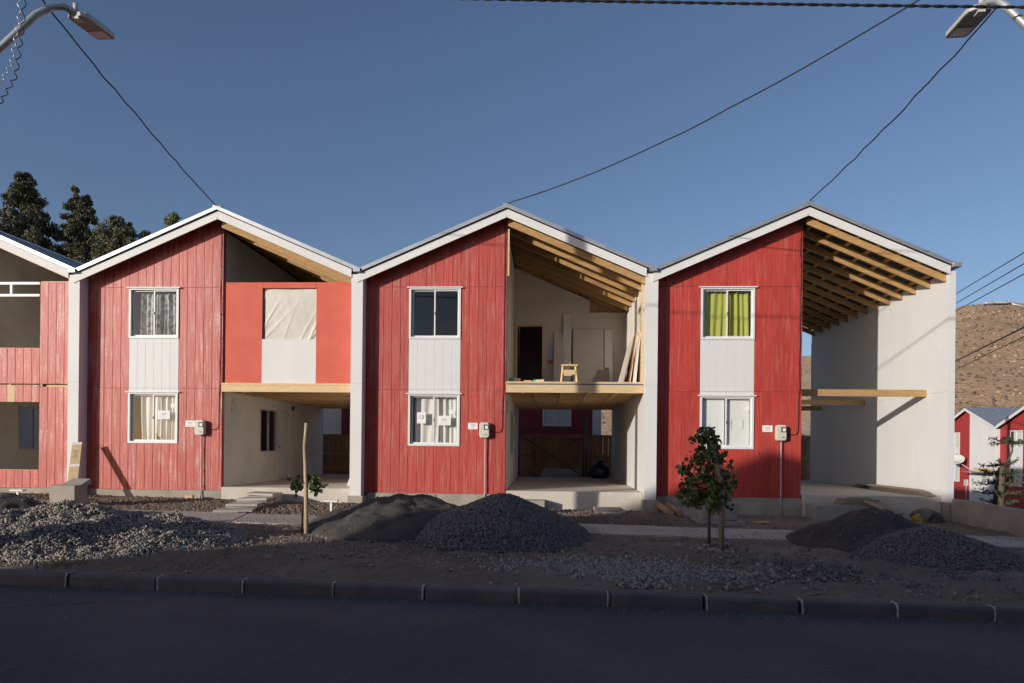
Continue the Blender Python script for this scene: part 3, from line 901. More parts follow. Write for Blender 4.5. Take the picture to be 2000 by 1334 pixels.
cf = np.stack([ii[:-1, :-1], ii[:-1, 1:], ii[1:, 1:], ii[1:, :-1]], -1).reshape(-1, 4)
clo = mesh_np('cloth_sheet', np.stack([Xc, Yc, Zc], -1).reshape(-1, 3), cf, M['cloth'], smooth=True)
tag(clo, 'creased white cloth stretched over the unglazed opening between orange panels', 'cloth')

# ---- house at the left edge: right half with unfinished openings
H1 = thing('row_house', 'unfinished pinkish red house cut by the left edge with unglazed openings', 'house', (-2 * P, 0, 0))
box('foundation', M['concrete'], 0.0, 3.125, -0.035, DEP, -0.8, -0.004, H1, 0.01)
box('foundation', M['concrete'], -3.2, -0.004, -0.035, DEP, -0.8, -0.004, H1)
for sg in (-1, 1):
    roof_slope(H1, sg, 3.38, -0.36, DEP + 0.4, M['roof'])
    rake('edge_flashing', M['roof'], 0.0, 3.37, -0.004, 0.082, -0.375, -0.362, H1, sg)
    rake('fascia_board', M['white'], 0.002, 3.13, 0.10, 0.285, -0.322, -0.297, H1, sg)
    rake('ceiling_board', M['greyboard'], 0.02, 3.127, 0.20, 0.214, -0.29, DEP, H1, sg)
rake('fascia_trim', M['wood_pale'], 0.2, 3.12, 0.262, 0.30, -0.29, -0.25, H1, 1)
box('ridge_cap', M['roof'], -0.09, 0.09, -0.38, DEP + 0.4, RIDGE - 0.03, RIDGE + 0.012, H1)
box('side_wall', M['white'], -3.53, -3.27, -0.3, DEP, -0.06, 4.98, H1)
box('front_wall', M['greyboard'], -3.268, 0.0, 0.02, 0.11, 0, 4.9, H1)
box('floor_slab', M['slab'], 0.0, 3.12, 0.04, DEP, -0.003, 0.085, H1)
box('upper_floor', M['wood'], 0.0, 3.12, 0.08, DEP, 2.36, 2.56, H1)
side_wall_right(H1, M['red107'], M['plaster'])
MB().xz([(0.004, 0.09), (3.12, 0.09), (3.12, DR), (0.004, roof_z(0, 0.43))], DEP - 0.08, DEP - 0.02).build('back_wall', M['greyboard'], H1)
b0 = 0.0
for i in range(16):
    a, b = 0.02 + 0.2 * i, min(0.22 + 0.2 * i, 3.125)
    if a >= 2.21:
        board(H1, a, b, 0.0, 2.40, 2.40, M['red107'], y=-0.005)
        board(H1, a, b, 2.475, 4.885, 4.885, M['red107'], y=-0.005)
    else:
        pale = i in (7,)
        board(H1, a, b, 0.0, 0.42, 0.42, M['red107'], y=-0.005)
        board(H1, a, b, 2.04, 2.44, 2.44, M['red107'] if not pale else M['wood_pale'], y=-0.005)
        board(H1, a, b, 2.475, 3.32, 3.32, M['red107'], y=-0.005)
def stud(*a): box('stud', M['wood_pale'], *a, H1)
for xx in (0.03, 0.75, 1.45, 2.225, 3.07):
    stud(xx, xx + 0.045, 0.02, 0.075, 0.0, 0.40); stud(xx, xx + 0.045, 0.02, 0.075, 2.06, 3.30)
for xx in (2.225, 2.65, 3.07):
    stud(xx, xx + 0.045, 0.02, 0.074, 0.41, 2.055); stud(xx, xx + 0.045, 0.02, 0.074, 3.305, 4.86)
box('sill_plate', M['wood_pale'], 2.23, 3.12, 0.016, 0.078, 4.865, 4.91, H1)
box('sill_plate', M['wood_pale'], 0.02, 2.22, 0.016, 0.078, 0.402, 0.428, H1)
box('sill_plate', M['wood_pale'], 0.02, 2.22, 0.016, 0.078, 3.302, 3.328, H1)
box('transom_bar', M['frame'], 0.1, 2.21, -0.02, 0.05, 4.83, 4.885, H1)
box('transom_bar', M['frame'], 0.1, 2.21, -0.02, 0.05, 4.545, 4.60, H1)
for xx in (0.4, 1.48): box('transom_post', M['frame'], xx, xx + 0.05, -0.018, 0.048, 4.6005, 4.8295, H1)

# ------------------------------------------------------------------ curtains, papers, plates, meters
curtain('curtain', 'pale lace curtain in the upper window of the orange-panelled house', M['lace'], -P, WX0 + 0.12, WX1 - 0.03, 3.58, 4.66, folds=9)
curtain('curtain', 'cream curtain gathered to one side in the lower window of the orange-panelled house', M['curtain'], -P, WX0 + 0.16, WX1 - 0.03, 1.12, 2.25, folds=7, tilt=0.1)
curtain('curtain', 'pleated white curtain in the lower window of the open-loft house', M['curtain'], 0.0, WX0 + 0.08, WX1 - 0.03, 1.12, 2.22, folds=7, amp=0.03)
curtain('curtain', 'lime green curtain in the upper window of the bare-raftered house', M['green_cloth'], P, WX0 + 0.06, WX1 - 0.03, 3.58, 4.70, folds=8, amp=0.035)
for dx, lab in ((0.07, 'left white sheet behind the lower window of the bare-raftered house'), (0.63, 'right white sheet with two slots behind the lower window of the bare-raftered house')):
    sh = thing('white_sheet', lab, 'sheet', (P + WX0 + dx, 0.10, 1.14))
    box('panel', M['paper'], 0.0, 0.50, 0.0, 0.012, 0.0, 1.06, sh)
    if dx > 0.5:
        for q in (0.10, 0.36):
            box('slot', M['inkgrey'], q, q + 0.012, -0.003, 0.0, 0.40, 0.62, sh)
    else:
        for q in (0.14, 0.34):
            for zz in (0.38, 0.50, 0.62):
                box('mark', M['inkgrey'], q, q + 0.012, -0.003, 0.0, zz, zz + 0.015, sh)

def paper(X, Z, w, h, label, body=None, size=0.1, ink='ink', sub=False, y=0.036, cat='paper sign', nm='paper_sign', m=None, yoff=0.0):
    t = thing(nm, label, cat, (X, y, Z))
    box('sheet', m or M['paper'], 0, w, 0, 0.004, 0, h, t)
    if body: text('number', body, size, M[ink], t, (w / 2, -0.0012, h * (0.58 if sub else 0.55)))
    if sub: box('caption_line', M['inkred'] if ink == 'inkred' else M['inkgrey'], w * 0.22, w * 0.72, -0.002, 0.0, h * 0.22, h * 0.25, t)
    return t
paper(-2.06, 1.61, 0.205, 0.26, 'upright white paper with bold numeral 13 taped left in the window of the open-loft house', '13', 0.125, 'ink')
paper(-1.57, 1.57, 0.30, 0.22, 'wide white paper with faint numeral 105 taped right in the same window', '105', 0.085, 'inkgrey', True, y=0.008)
paper(-1.32, 1.83, 0.10, 0.10, 'small blank sticker on the window of the open-loft house', y=0.008, nm='window_sticker', cat='sticker')
paper(-P - 1.55, 1.66, 0.29, 0.20, 'white paper reading 107 taped inside the window of the orange-panelled house', '107', 0.085, 'inkgrey', True, y=0.008)
paper(-P - 1.24, 1.93, 0.09, 0.10, 'small blank sticker on the window of the orange-panelled house', y=0.008, nm='window_sticker', cat='sticker')
paper(P - 1.24, 1.96, 0.09, 0.10, 'small blank sticker on the window of the bare-raftered house', y=0.008, nm='window_sticker', cat='sticker')

for X0, num, who in ((-P, '107', 'orange-panelled'), (0, '105', 'open-loft'), (P, '103', 'bare-raftered')):
    t = thing('number_plate', f'white plate reading {num} on the red wall of the {who} house', 'number plate', (X0 - 0.865, -0.022, 1.48))
    bev(box('plate', M['paper'], 0, 0.225, 0, 0.012, 0, 0.15, t), 0.01)
    text('number', num, 0.085, M['inkgrey'], t, (0.1125, -0.0015, 0.088))
    box('caption_line', M['inkred'], 0.05, 0.165, -0.0015, 0.0, 0.031, 0.037, t)
    t = thing('electric_meter', f'cream electric meter box with conduit on the {who} house', 'electric meter', (X0 - 0.48, -0.005, 1.29))
    hx = 0.115
    poly = [(-hx + 0.02, 0.0), (hx - 0.03, 0.0), (hx, 0.05), (hx, 0.31), (hx - 0.035, 0.35), (-hx + 0.035, 0.35), (-hx, 0.31), (-hx, 0.05)]
    bev(MB().xz([(a * 0.96, b) for a, b in poly], -0.135, -0.001).build('body', M['meter'], t), 0.012, 2)
    bev(box('bezel', M['black'], -0.01, 0.10, -0.142, -0.13, 0.185, 0.30, t), 0.005)
    box('dial', M['paper'], 0.018, 0.085, -0.146, -0.14, 0.205, 0.275, t)
    box('slot', M['black'], 0.01, 0.065, -0.14, -0.13, 0.065, 0.08, t)
    yb = gzf(X0 - 0.46, -0.07) - 1.29
    MB().tube([(0.02, -0.055, 0.0), (0.018, -0.05, -0.4), (0.02, -0.055, -1.2), (0.02, -0.075, yb - 0.05)], 0.014, 8).build('conduit', M['lamp_grey'], t)
    for zz in (-0.35, -0.85, -1.2): box('conduit_clip', M['metal'], 0.0, 0.04, -0.075, -0.02, zz, zz + 0.015, t)
    # cable from the ridge down the corner to the meter
    c = thing('service_cable', f'black clipped cable running down the corner of the {who} house to its meter', 'cable', (X0, 0, 0))
    pts = [(-0.02, -0.33, 6.28), (-0.05, -0.1, 6.20), (-0.055, -0.02, 6.0)]
    z = 5.8
    while z > 1.7:
        pts.append((-0.055 + random.uniform(-0.008, 0.008) - 0.02 * (z < 2.4), -0.018, z)); z -= 0.28
    pts += [(-0.08, -0.018, 1.5), (-0.12, -0.018, 1.43), (-0.22, -0.018, 1.42), (-0.37, -0.03, 1.44)]
    MB().tube(pts, 0.0075, 6).build('cable', M['black'], c)
    for p in pts[3:-3:2]:
        box('cable_clip', M['black'], p[0] - 0.014, p[0] + 0.014, -0.024, -0.004, p[2] - 0.01, p[2] + 0.01, c)

fl = thing('toy_flag', 'small red and green flag on a stick inside the window of the orange-panelled house', 'flag', (-P - 1.63, 0.10, 1.13))
MB().bar((0.0, 0.0, 0.28), (0.16, 0.0, 0.0), 0.008, 0.008).build('stick', M['paper'], fl)
MB().xz([(0, 0), (0.05, 0), (0.07, 0.1), (0.0, 0.2)], 0.004, 0.01).build('green_part', M['flag_green'], fl)
MB().xz([(0.052, 0), (0.085, 0), (0.10, 0.12), (0.073, 0.1)], 0.004, 0.01).build('red_part', M['flag_red'], fl)

# ------------------------------------------------------------------ things in the loft of the open-loft house
ZF = 2.587
st = thing('step_stool', 'pale wooden step stool at the edge of the open loft', 'stool', (1.46, 0.45, ZF))
for sx in (-1, 1):
    for sy in (-1, 1):
        MB().bar((sx * 0.185, sy * 0.14, 0.0), (sx * 0.145, sy * 0.10, 0.40), 0.045, 0.045).build('leg', M['wood_pale'], st)
box('seat', M['wood_pale'], -0.19, 0.19, -0.15, 0.15, 0.401, 0.44, st, 0.004)
box('rail', M['wood_pale'], -0.14, 0.14, -0.15, -0.125, 0.20, 0.31, st)
box('rail', M['wood_pale'], -0.14, 0.14, 0.125, 0.15, 0.20, 0.31, st)
tl = thing('hand_tool', 'small grey tool lying on the wooden step stool', 'tool', (1.44, 0.45, ZF + 0.442))
box('handle', M['darkmetal'], -0.07, 0.06, -0.02, 0.02, 0, 0.025, tl, 0.008)
box('head', M['lamp_grey'], 0.02, 0.06, -0.03, 0.03, 0.026, 0.05, tl, 0.008)
sw = thing('hand_saw', 'hand saw with orange handle hanging on the loft wall', 'saw', (1.02, LB - 0.03, 3.42))
MB().xz([(-0.05, 0.09), (0.07, 0.12), (0.035, 0.52), (0.005, 0.52)], -0.004, 0.0).build('blade', M['steel'], sw)
for q in (((-0.07, 0.0), (0.07, 0.03), (0.07, 0.06), (-0.07, 0.03)), ((-0.07, 0.07), (0.08, 0.10), (0.08, 0.13), (-0.06, 0.10)), ((-0.07, 0.031), (-0.03, 0.04), (-0.03, 0.078), (-0.07, 0.069)), ((0.04, 0.055), (0.07, 0.061), (0.075, 0.098), (0.045, 0.093))):
    MB().xz(list(q), -0.02, 0.005).build('handle', M['orange_plastic'], sw)
def lean(label, x0, x1, h, m, foot=0.35, dx=0.0, y=LB, t=0.018, tri=False, nm='leaning_board'):
    a = MB()
    L_ = math.sqrt(h * h + foot * foot)
    y0, y1 = y - foot - 0.02, y - 0.02
    if tri:
        pts = [(x0, 0), (x1, 0), (x1 - 0.02, 1), ((x0 + x1) / 2 + 0.02, 1)]
    else:
        pts = [(x0, 0), (x1, 0), (x1 + dx, 1), (x0 + dx, 1)]
    vs = [(px, y0 + (y1 - y0) * q - tt * 0.98, ZF + h * q + 0.002 + tt * 0.2) for tt in (0, t) for px, q in pts]
    a.add(vs, [(0, 3, 2, 1), (4, 5, 6, 7), (0, 1, 5, 4), (1, 2, 6, 5), (2, 3, 7, 6), (3, 0, 4, 7)])
    return tag(a.build(nm, m), label, 'board')
lean('grey board leaning beside the hanging saw', 1.13, 1.41, 1.72, M['inner'])
lean('tall narrow board leaning behind the stool', 1.38, 1.60, 2.22, M['plaster'], 0.2)
lean('wide plasterboard sheet leaning on the middle of the loft wall', 1.66, 2.50, 1.80, M['inner'], 0.28)
lean('narrow board leaning at the right of the loft wall', 2.53, 2.75, 1.78, M['plaster'], 0.22)
lean('pointed offcut leaning at the foot of the loft wall', 2.15, 2.66, 0.92, M['wood_grey'], 0.6, tri=True)
def leanside(label, y0, y1, h, foot, m, xw=3.08, t=0.015):
    vs = [(xw - foot * (1 - q) - tt, yy, ZF + 0.003 + h * q) for tt in (0, t) for yy, q in ((y0, 0), (y1, 0), (y1, 1), (y0, 1))]
    return tag(MB().add(vs, [(0, 1, 2, 3), (7, 6, 5, 4), (0, 4, 5, 1), (1, 5, 6, 2), (2, 6, 7, 3), (3, 7, 4, 0)]).build('leaning_sheet', m), label, 'sheet')
leanside('widest sheet leaning on the right loft wall', 1.0, 2.6, 1.2, 0.30, M['inner'])
leanside('middle sheet leaning on the right loft wall', 0.6, 1.6, 1.25, 0.18, M['wood'])
leanside('outermost pale sheet leaning on the right loft wall', 0.15, 0.85, 1.15, 0.10, M['paper'])
for i, (x, y, g, lab) in enumerate(((0.16, 0.25, 1, 'green tipped timber offcut at the left of the loft floor'), (0.42, 0.3, 0, 'plain timber offcut on the loft floor by the doorway'), (0.72, 0.12, 1, 'low green tipped offcut at the loft floor edge'))):
    t = thing('timber_offcut', lab, 'offcut', (x, y, ZF + 0.002), 0.5 - i * 0.4)
    hh = 0.10 if i == 0 else 0.055
    box('piece', M['wood'], -0.02, 0.16, -0.03, 0.03, 0, hh, t)
    if g: box('painted_end', M['greenpaint'], -0.10, -0.021, -0.03, 0.03, 0, hh, t)

# ------------------------------------------------------------------ carport things behind
def fence(x0, x1, y, top, label, extra=False):
    F = thing('plank_fence', label, 'fence', (x0, y, gzf(x0, y)))
    zb = gzf(x0, y)
    x = x0
    me = MB().box(0, 0.188, 0, 0.02, 0, 1.0).mesh('plank', M['fence'])
    while x < x1 - 0.05:
        o = bpy.data.objects.new('plank', me)
        o.location = (x - x0, random.uniform(-0.004, 0.004), -0.06)
        o.scale = (1, 1, top - zb + 0.05 + random.uniform(-0.012, 0.012))
        link(o, F)
        x += 0.196
    for zz in (top - 0.07, 0.78, 0.25):
        box('rail', M['fence'], 0, x1 - x0, -0.047, -0.006, zz - zb - 0.05, zz - zb + 0.04, F)
    if extra:
        box('post', M['fence'], 0.92, 1.03, -0.14, -0.049, -0.06, top - zb, F)
        MB().bar((0.40, -0.07, top - zb - 0.05), (0.93, -0.07, 0.85 - zb), 0.05, 0.04).build('brace', M['fence'], F)
        MB().bar((1.60, -0.07, top - zb - 0.05), (1.03, -0.07, 0.85 - zb), 0.05, 0.04).build('brace', M['fence'], F)
fence(-0.35, 3.6, 9.0, 1.56, 'brown plank fence with braces behind the carport of the open-loft house', True)
fence(-8.2, -5.4, 9.0, 1.50, 'brown plank fence behind the carport of the orange-panelled house')
fence(8.6, 11.2, 9.0, 1.60, 'brown plank fence glimpsed behind the slab of the bare-raftered house')

sf = thing('scaffold_frame', 'dark metal scaffold frame with cross braces in carport of the open-loft house', 'scaffold', (0, 7.35, 0.09))
MB().tube([(-0.005 + 0.03, 0, 0), (0.025, 0, 2.18)], 0.03, 8).build('post', M['darkmetal'], sf)
MB().tube([(2.20, 0, 0), (2.20, 0, 2.18)], 0.028, 8).build('post', M['darkmetal'], sf)
MB().tube([(2.29, 0.12, 0), (2.29, 0.12, 2.18)], 0.028, 8).build('post', M['darkmetal'], sf)
MB().tube([(0.03, 0, 1.57), (2.2, 0, 1.57)], 0.016, 6).build('crossbar', M['darkmetal'], sf)
MB().tube([(0.05, -0.04, 1.42), (2.05, -0.04, 0.12)], 0.022, 6).build('brace', M['darkmetal'], sf)
MB().tube([(0.4, 0.04, 0.25), (2.2, 0.04, 1.42)], 0.014, 6).build('brace', M['darkmetal'], sf)

def blob(name, label, cat, loc, sx, sy, sz, m, seed=0, lump=0.12, parent=None, pinch=0.0):
    n, k = 24, 14
    vs, fs = [], []
    for j in range(k + 1):
        th = math.pi * j / k
        for i in range(n):
            a = 2 * math.pi * i / n
            d = 1 + lump * (math.sin(3 * a + seed + 2 * th) * 0.5 + math.sin(7 * a - seed * 2 + 5 * th) * 0.35 + math.sin(11 * th + 4 * a) * 0.25) * math.sin(th)
            r = math.sin(th) * d
            z = math.cos(th)
            if pinch and z > 0.55: r *= 1 - pinch * (z - 0.55) / 0.45
            z = max(z, -0.55)
            vs.append((r * math.cos(a) * sx, r * math.sin(a) * sy, (z + 0.55) * sz))
    for j in range(k):
        for i in range(n):
            fs.append((j * n + i, (j + 1) * n + i, (j + 1) * n + (i + 1) % n, j * n + (i + 1) % n))
    o = MB().add(vs, fs).build(name, m, parent, loc, smooth=True)
    return tag(o, label, cat)
tb = thing('rubbish_bag', 'blue black plastic bag against the carport wall of the open-loft house', 'bag', (2.70, 6.9, 0.09))
blob('bag_body', None, None, (0, 0, 0), 0.33, 0.28, 0.36, M['bag'], 2, 0.22, tb, 0.5)
blob('bag_neck', None, None, (0.02, 0, 0.50), 0.09, 0.08, 0.07, M['bag'], 5, 0.4, tb)
b_ = MB().add([(0.72, 7.12, 0.088), (2.0, 7.12, 0.088), (2.12, 7.5, 0.36), (0.86, 7.5, 0.36), (0.72, 7.14, 0.078 + 0.01), (2.0, 7.14, 0.088), (2.12, 7.52, 0.35), (0.86, 7.52, 0.35)], [(0, 1, 2, 3), (7, 6, 5, 4), (0, 4, 5, 1), (1, 5, 6, 2), (2, 6, 7, 3), (3, 7, 4, 0)]).build('cement_board', M['concrete2'])
tag(b_, 'grey cement board tipped up at the back of the carport', 'board')
b_ = MB().add([(-3.95, 0.9, 0.088), (-3.62, 0.9, 0.088), (-3.56, 0.9, 0.60), (-3.80, 0.9, 0.5), (-3.95, 0.95, 0.088), (-3.62, 0.95, 0.088), (-3.56, 0.95, 0.60), (-3.80, 0.95, 0.5)], [(0, 1, 2, 3), (7, 6, 5, 4), (0, 4, 5, 1), (1, 5, 6, 2), (2, 6, 7, 3), (3, 7, 4, 0)]).build('board_offcut', M['cloth'])
tag(b_, 'pale board offcut leaning in the right corner of the carport of the orange-panelled house', 'board')
wl = thing('wall_lamp', 'small round lamp by the door in the carport of the orange-panelled house', 'lamp', (-P, 4.45, 2.17))
MB().tube([(0.0, 0, 0), (0.05, 0, 0)], 0.07, 10).build('base', M['darkmetal'], wl)
blob('globe', None, None, (0.10, 0, -0.04), 0.06, 0.06, 0.06, M['lamp_lens'], 0, 0, wl)

# ------------------------------------------------------------------ small things on the ground
def slab_piece(name, label, cat, x, y, z, w, d, t, rz_=0.0, tx=0.0, ty=0.0, m=None, group=None):
    o = MB().box(-w / 2, w / 2, -d / 2, d / 2, 0, t).build(name, m or M['paving'])
    o.location = (x, y, z); o.rotation_euler = (tx, ty, rz_)
    bev(o, 0.006)
    return tag(o, label, cat, group)
# stepped stack of slabs before the carport of the orange-panelled house
for i, (x, y, n) in enumerate(((-5.22, -2.35, 1), (-5.30, -1.75, 2), (-5.36, -1.15, 3), (-5.40, -0.55, 4))):
    zb = gzf(x, y) + 0.01
    for k in range(n):
        lab = ('lowest', 'second', 'third', 'top')[i] + ' step of the slab stack at the orange-panelled house, ' + ('bottom', 'second', 'third', 'uppermost')[k] + ' slab of it'
        slab_piece('concrete_slab', lab, 'slab', x + random.uniform(-.02, .02), y, zb + 0.056 * k, 0.62 if i else 0.72, 0.58, 0.05, random.uniform(-.16, .16) + 0.15, random.uniform(-.02, .05), random.uniform(-.03, .03), group='slab steps at the orange-panelled house')
# concrete meter block and leaning board at the left
cb = thing('concrete_block', 'square concrete block with sloped lid near the left edge', 'block', (-8.62, -2.25, gzf(-8.6, -2.3) - 0.02), -0.05)
bev(box('block_body', M['concrete'], -0.30, 0.25, -0.30, 0.06, 0.06, 0.46, cb), 0.012)
bev(box('block_foot', M['concrete'], -0.33, 0.29, -0.34, 0.10, -0.05, 0.058, cb), 0.012)
o = MB().add([(-0.16, -0.14, 0.462), (0.24, -0.14, 0.462), (0.27, 0.10, 0.58), (-0.12, 0.10, 0.58), (-0.16, 0.13, 0.462), (0.27, 0.13, 0.462)],
             [(0, 1, 2, 3), (1, 5, 2), (0, 3, 4), (3, 2, 5, 4), (0, 4, 5, 1)]).build('block_lid', M['concrete2'], cb)
lb = thing('plank', 'short pale plank with two painted bands leaning on the white wall', 'plank', (-9.64, -0.92, gzf(-9.64, -0.92)))
a0, a1 = Vector((0.0, 0.0, 0.02)), Vector((-0.26, 0.56, 1.28))
MB().bar(a0, a0.lerp(a1, 0.98), 0.20, 0.03, up=(0.25, -0.9, 0.4)).build('board_body', M['wood_pale'], lb)
for q in (0.56, 0.955):
    MB().bar(a0.lerp(a1, q - 0.02), a0.lerp(a1, q + 0.02), 0.206, 0.036, up=(0.25, -0.9, 0.4)).build('painted_band', M['paper'], lb)
d_ = (a1 - a0).normalized()
upv = Vector((0.25, -0.9, 0.4)); sd = d_.cross(upv).normalized(); nn = sd.cross(d_).normalized()
tx = text('stencil_letters', 'SKP', 0.13, M['inkgrey'], lb, (0, 0, 0))
mm = Matrix((d_, nn.cross(d_), nn)).transposed().to_4x4()
mm.translation = a0.lerp(a1, 0.76) + nn * 0.0175
tx.matrix_local = mm
# low T signs
for x, y, lab in ((-9.85, -2.2, 'small white T shaped marker at the left edge'), (-3.27, -2.45, 'small white T shaped marker before the carport of the orange-panelled house')):
    t = thing('marker_sign', lab, 'marker', (x, y, gzf(x, y)))
    box('post', M['paper'], -0.02, 0.02, -0.012, 0.012, -0.05, 0.27, t)
    box('top_plate', M['paper'], -0.13, 0.14, -0.06, 0.06, 0.271, 0.30, t)
slab_piece('wood_board', 'grey board lying on the soil beside the left T marker', 'board', -9.6, -1.9, gzf(-9.6, -1.9) + 0.03, 0.8, 0.5, 0.03, 0.3, m=M['wood_grey'])
slab_piece('timber_offcut', 'small pale timber block at the foot of the meter pipe of the orange-panelled house', 'offcut', -7.25, -0.32, gzf(-7.25, -.32) + 0.01, 0.17, 0.1, 0.09, 0.1, m=M['wood'])
# before the open-loft house carport
slab_piece('concrete_slab', 'upper of two flat slabs lying before the slab of the open-loft house', 'slab', 2.30, -0.62, gzf(2.3, -.6) + 0.075, 0.60, 0.40, 0.05, 0.05)
slab_piece('concrete_slab', 'lower of two flat slabs lying before the slab of the open-loft house', 'slab', 2.33, -0.62, gzf(2.3, -.6) + 0.015, 0.66, 0.44, 0.05, -0.03)
o = MB().xz([(0.0, -0.32), (0.0, -0.10), (0.5, -0.10), (0.5, -0.32)], -0.45, -0.07).build('formwork_block', M['concrete'])
o.location = (0.42, 0, 0); tag(o, 'low concrete block against the slab of the open-loft house', 'block'); bev(o, 0.01)
# logs and slab bits
for i, (x, y, lab) in enumerate(((3.50, -0.62, 'left of two short round logs beside the bare-raftered house'), (3.70, -0.60, 'right of two short round logs beside the bare-raftered house'))):
    z = gzf(x, y) + 0.075
    lg = thing('round_log', lab, 'log', (x, y, z), 0.22)
    MB().tube([(0, -0.42, -0.0), (0, 0.30, 0.13)], 0.075, 14).build('log_body', M['log'], lg)
    MB().tube([(0, -0.424, -0.001), (0, -0.421, 0.0)], 0.062, 14).build('cut_end', M['wood'], lg)
slab_piece('concrete_slab', 'tilted grey slab leaning by the logs of the bare-raftered house', 'slab', 4.02, -0.50, gzf(4, -.5) + 0.06, 0.55, 0.42, 0.05, 0.2, 0.25, 0.1, m=M['concrete2'])
slab_piece('concrete_slab', 'flat grey slab lying in front of the logs', 'slab', 4.10, -0.85, gzf(4, -.85) + 0.02, 0.5, 0.38, 0.05, -0.3, m=M['concrete2'])
pd = thing('concrete_pedestal', 'grey concrete pedestal behind the leafy sapling', 'pedestal', (4.42, -1.75, gzf(4.4, -1.75) - 0.02))
bev(box('pedestal_body', M['concrete2'], -0.30, 0.30, -0.25, 0.25, 0.10, 0.46, pd), 0.012)
bev(box('pedestal_foot', M['concrete2'], -0.50, 0.42, -0.35, 0.32, -0.05, 0.098, pd), 0.012)
box('side_post', M['concrete'], -0.40, -0.31, -0.20, 0.05, 0.10, 0.52, pd)
# boards on the slab of the bare-raftered house along the white wall
for k, (dx, y0, y1, z, lab) in enumerate(((0.0, -0.1, 3.7, 0.087, 'lowest long board lying along the white end wall'), (0.03, 0.2, 3.4, 0.129, 'middle long board lying along the white end wall'), (-0.02, 0.3, 3.0, 0.171, 'topmost long board lying along the white end wall'))):
    o = MB().box(-0.11, 0.11, y0, y1, 0, 0.04).build('long_board', M['wood_grey'])
    o.location = (9.45 + dx, 0, z); o.rotation_euler = (0, 0, 0.02 * (k - 1)); bev(o, 0.004)
    tag(o, lab, 'board', 'boards along the white wall')
# stack of boards before the slab of the bare-raftered house
for k in range(4):
    slab_piece('short_board', ('bottom', 'second', 'third', 'topmost')[k] + ' board of the small stack before the slab of the bare-raftered house', 'board', 7.72 + 0.015 * k, -0.36, -0.098 + 0.042 * k, 0.74 if k < 3 else 0.46, 0.46 if k < 3 else 0.15, 0.038, -0.05 + 0.03 * k, m=M['wood_grey'], group='stacked boards at the bare-raftered house')
slab_piece('short_board', 'left of two short planks sloping off the board stack at the bare-raftered house', 'board', 7.98, -0.88, -0.125, 0.18, 0.72, 0.03, 0.42, 0.30, m=M['wood_grey'])
slab_piece('short_board', 'right of two short planks sloping off the board stack at the bare-raftered house', 'board', 8.18, -0.83, -0.135, 0.17, 0.68, 0.03, 0.44, 0.30, m=M['wood_grey'])
sk = thing('cement_sack', 'crumpled grey and yellow sack against the slab at the right', 'sack', (9.10, -0.55, gzf(9.1, -.5) + 0.0), -0.3)
blob('sack_body', None, None, (0, 0, 0), 0.27, 0.20, 0.20, M['sack'], 4, 0.45, sk)
blob('yellow_patch', None, None, (-0.13, -0.09, 0.0), 0.14, 0.13, 0.13, M['yellow'], 1, 0.3, sk)
# low wall with end post at the right
lw = thing('low_wall', 'low concrete garden wall with end post at the right edge', 'wall', (9.85, -0.36, 0))
MB().yz([(0.0, -0.62), (0.0, 0.05), (-2.35, 0.00), (-2.35, -0.62)], -0.10, 0.12).build('wall_panel', M['concrete'], lw)
bev(box('end_post', M['concrete'], -0.15, 0.16, -2.68, -2.352, -0.75, 0.03, lw), 0.012)
slab_piece('wood_board', 'short loose board poking out beside the low wall', 'board', 5.3, -1.6, gzf(5.3, -1.6) + 0.012, 0.35, 0.12, 0.025, 0.5, m=M['wood_pale'])

# ------------------------------------------------------------------ plants
def leaf_cards(name, P_, size, m, parent, aspect=0.5, up=0.3, loc=None, heart=False):
    n = len(P_)
    d = RNG.normal(size=(n, 3)); d[:, 2] -= up; d /= np.linalg.norm(d, axis=1, keepdims=True)
    r = RNG.normal(size=(n, 3)); s_ = np.cross(d, r); s_ /= np.linalg.norm(s_, axis=1, keepdims=True)
    nn_ = np.cross(d, s_)
    s = (size * RNG.uniform(0.6, 1.4, n))[:, None]
    w = s * aspect
    if heart:
        loc_ = [(0, 0, 0), (0.30, 0.5, .06), (0.72, 0.36, .05), (1.0, 0, 0), (0.72, -0.36, .05), (0.30, -0.5, .06)]
    else:
        loc_ = [(0, 0, 0), (0.35, 0.5, .06), (1.0, 0, 0), (0.35, -0.5, .06)]
    V = np.stack([P_ + d * s * a + s_ * w * b * 2 + nn_ * s * c for a, b, c in loc_], 1)
    k = len(loc_)
    F_ = np.arange(n * k).reshape(n, k)
    return mesh_np(name, V.reshape(-1, 3), F_, m, parent)

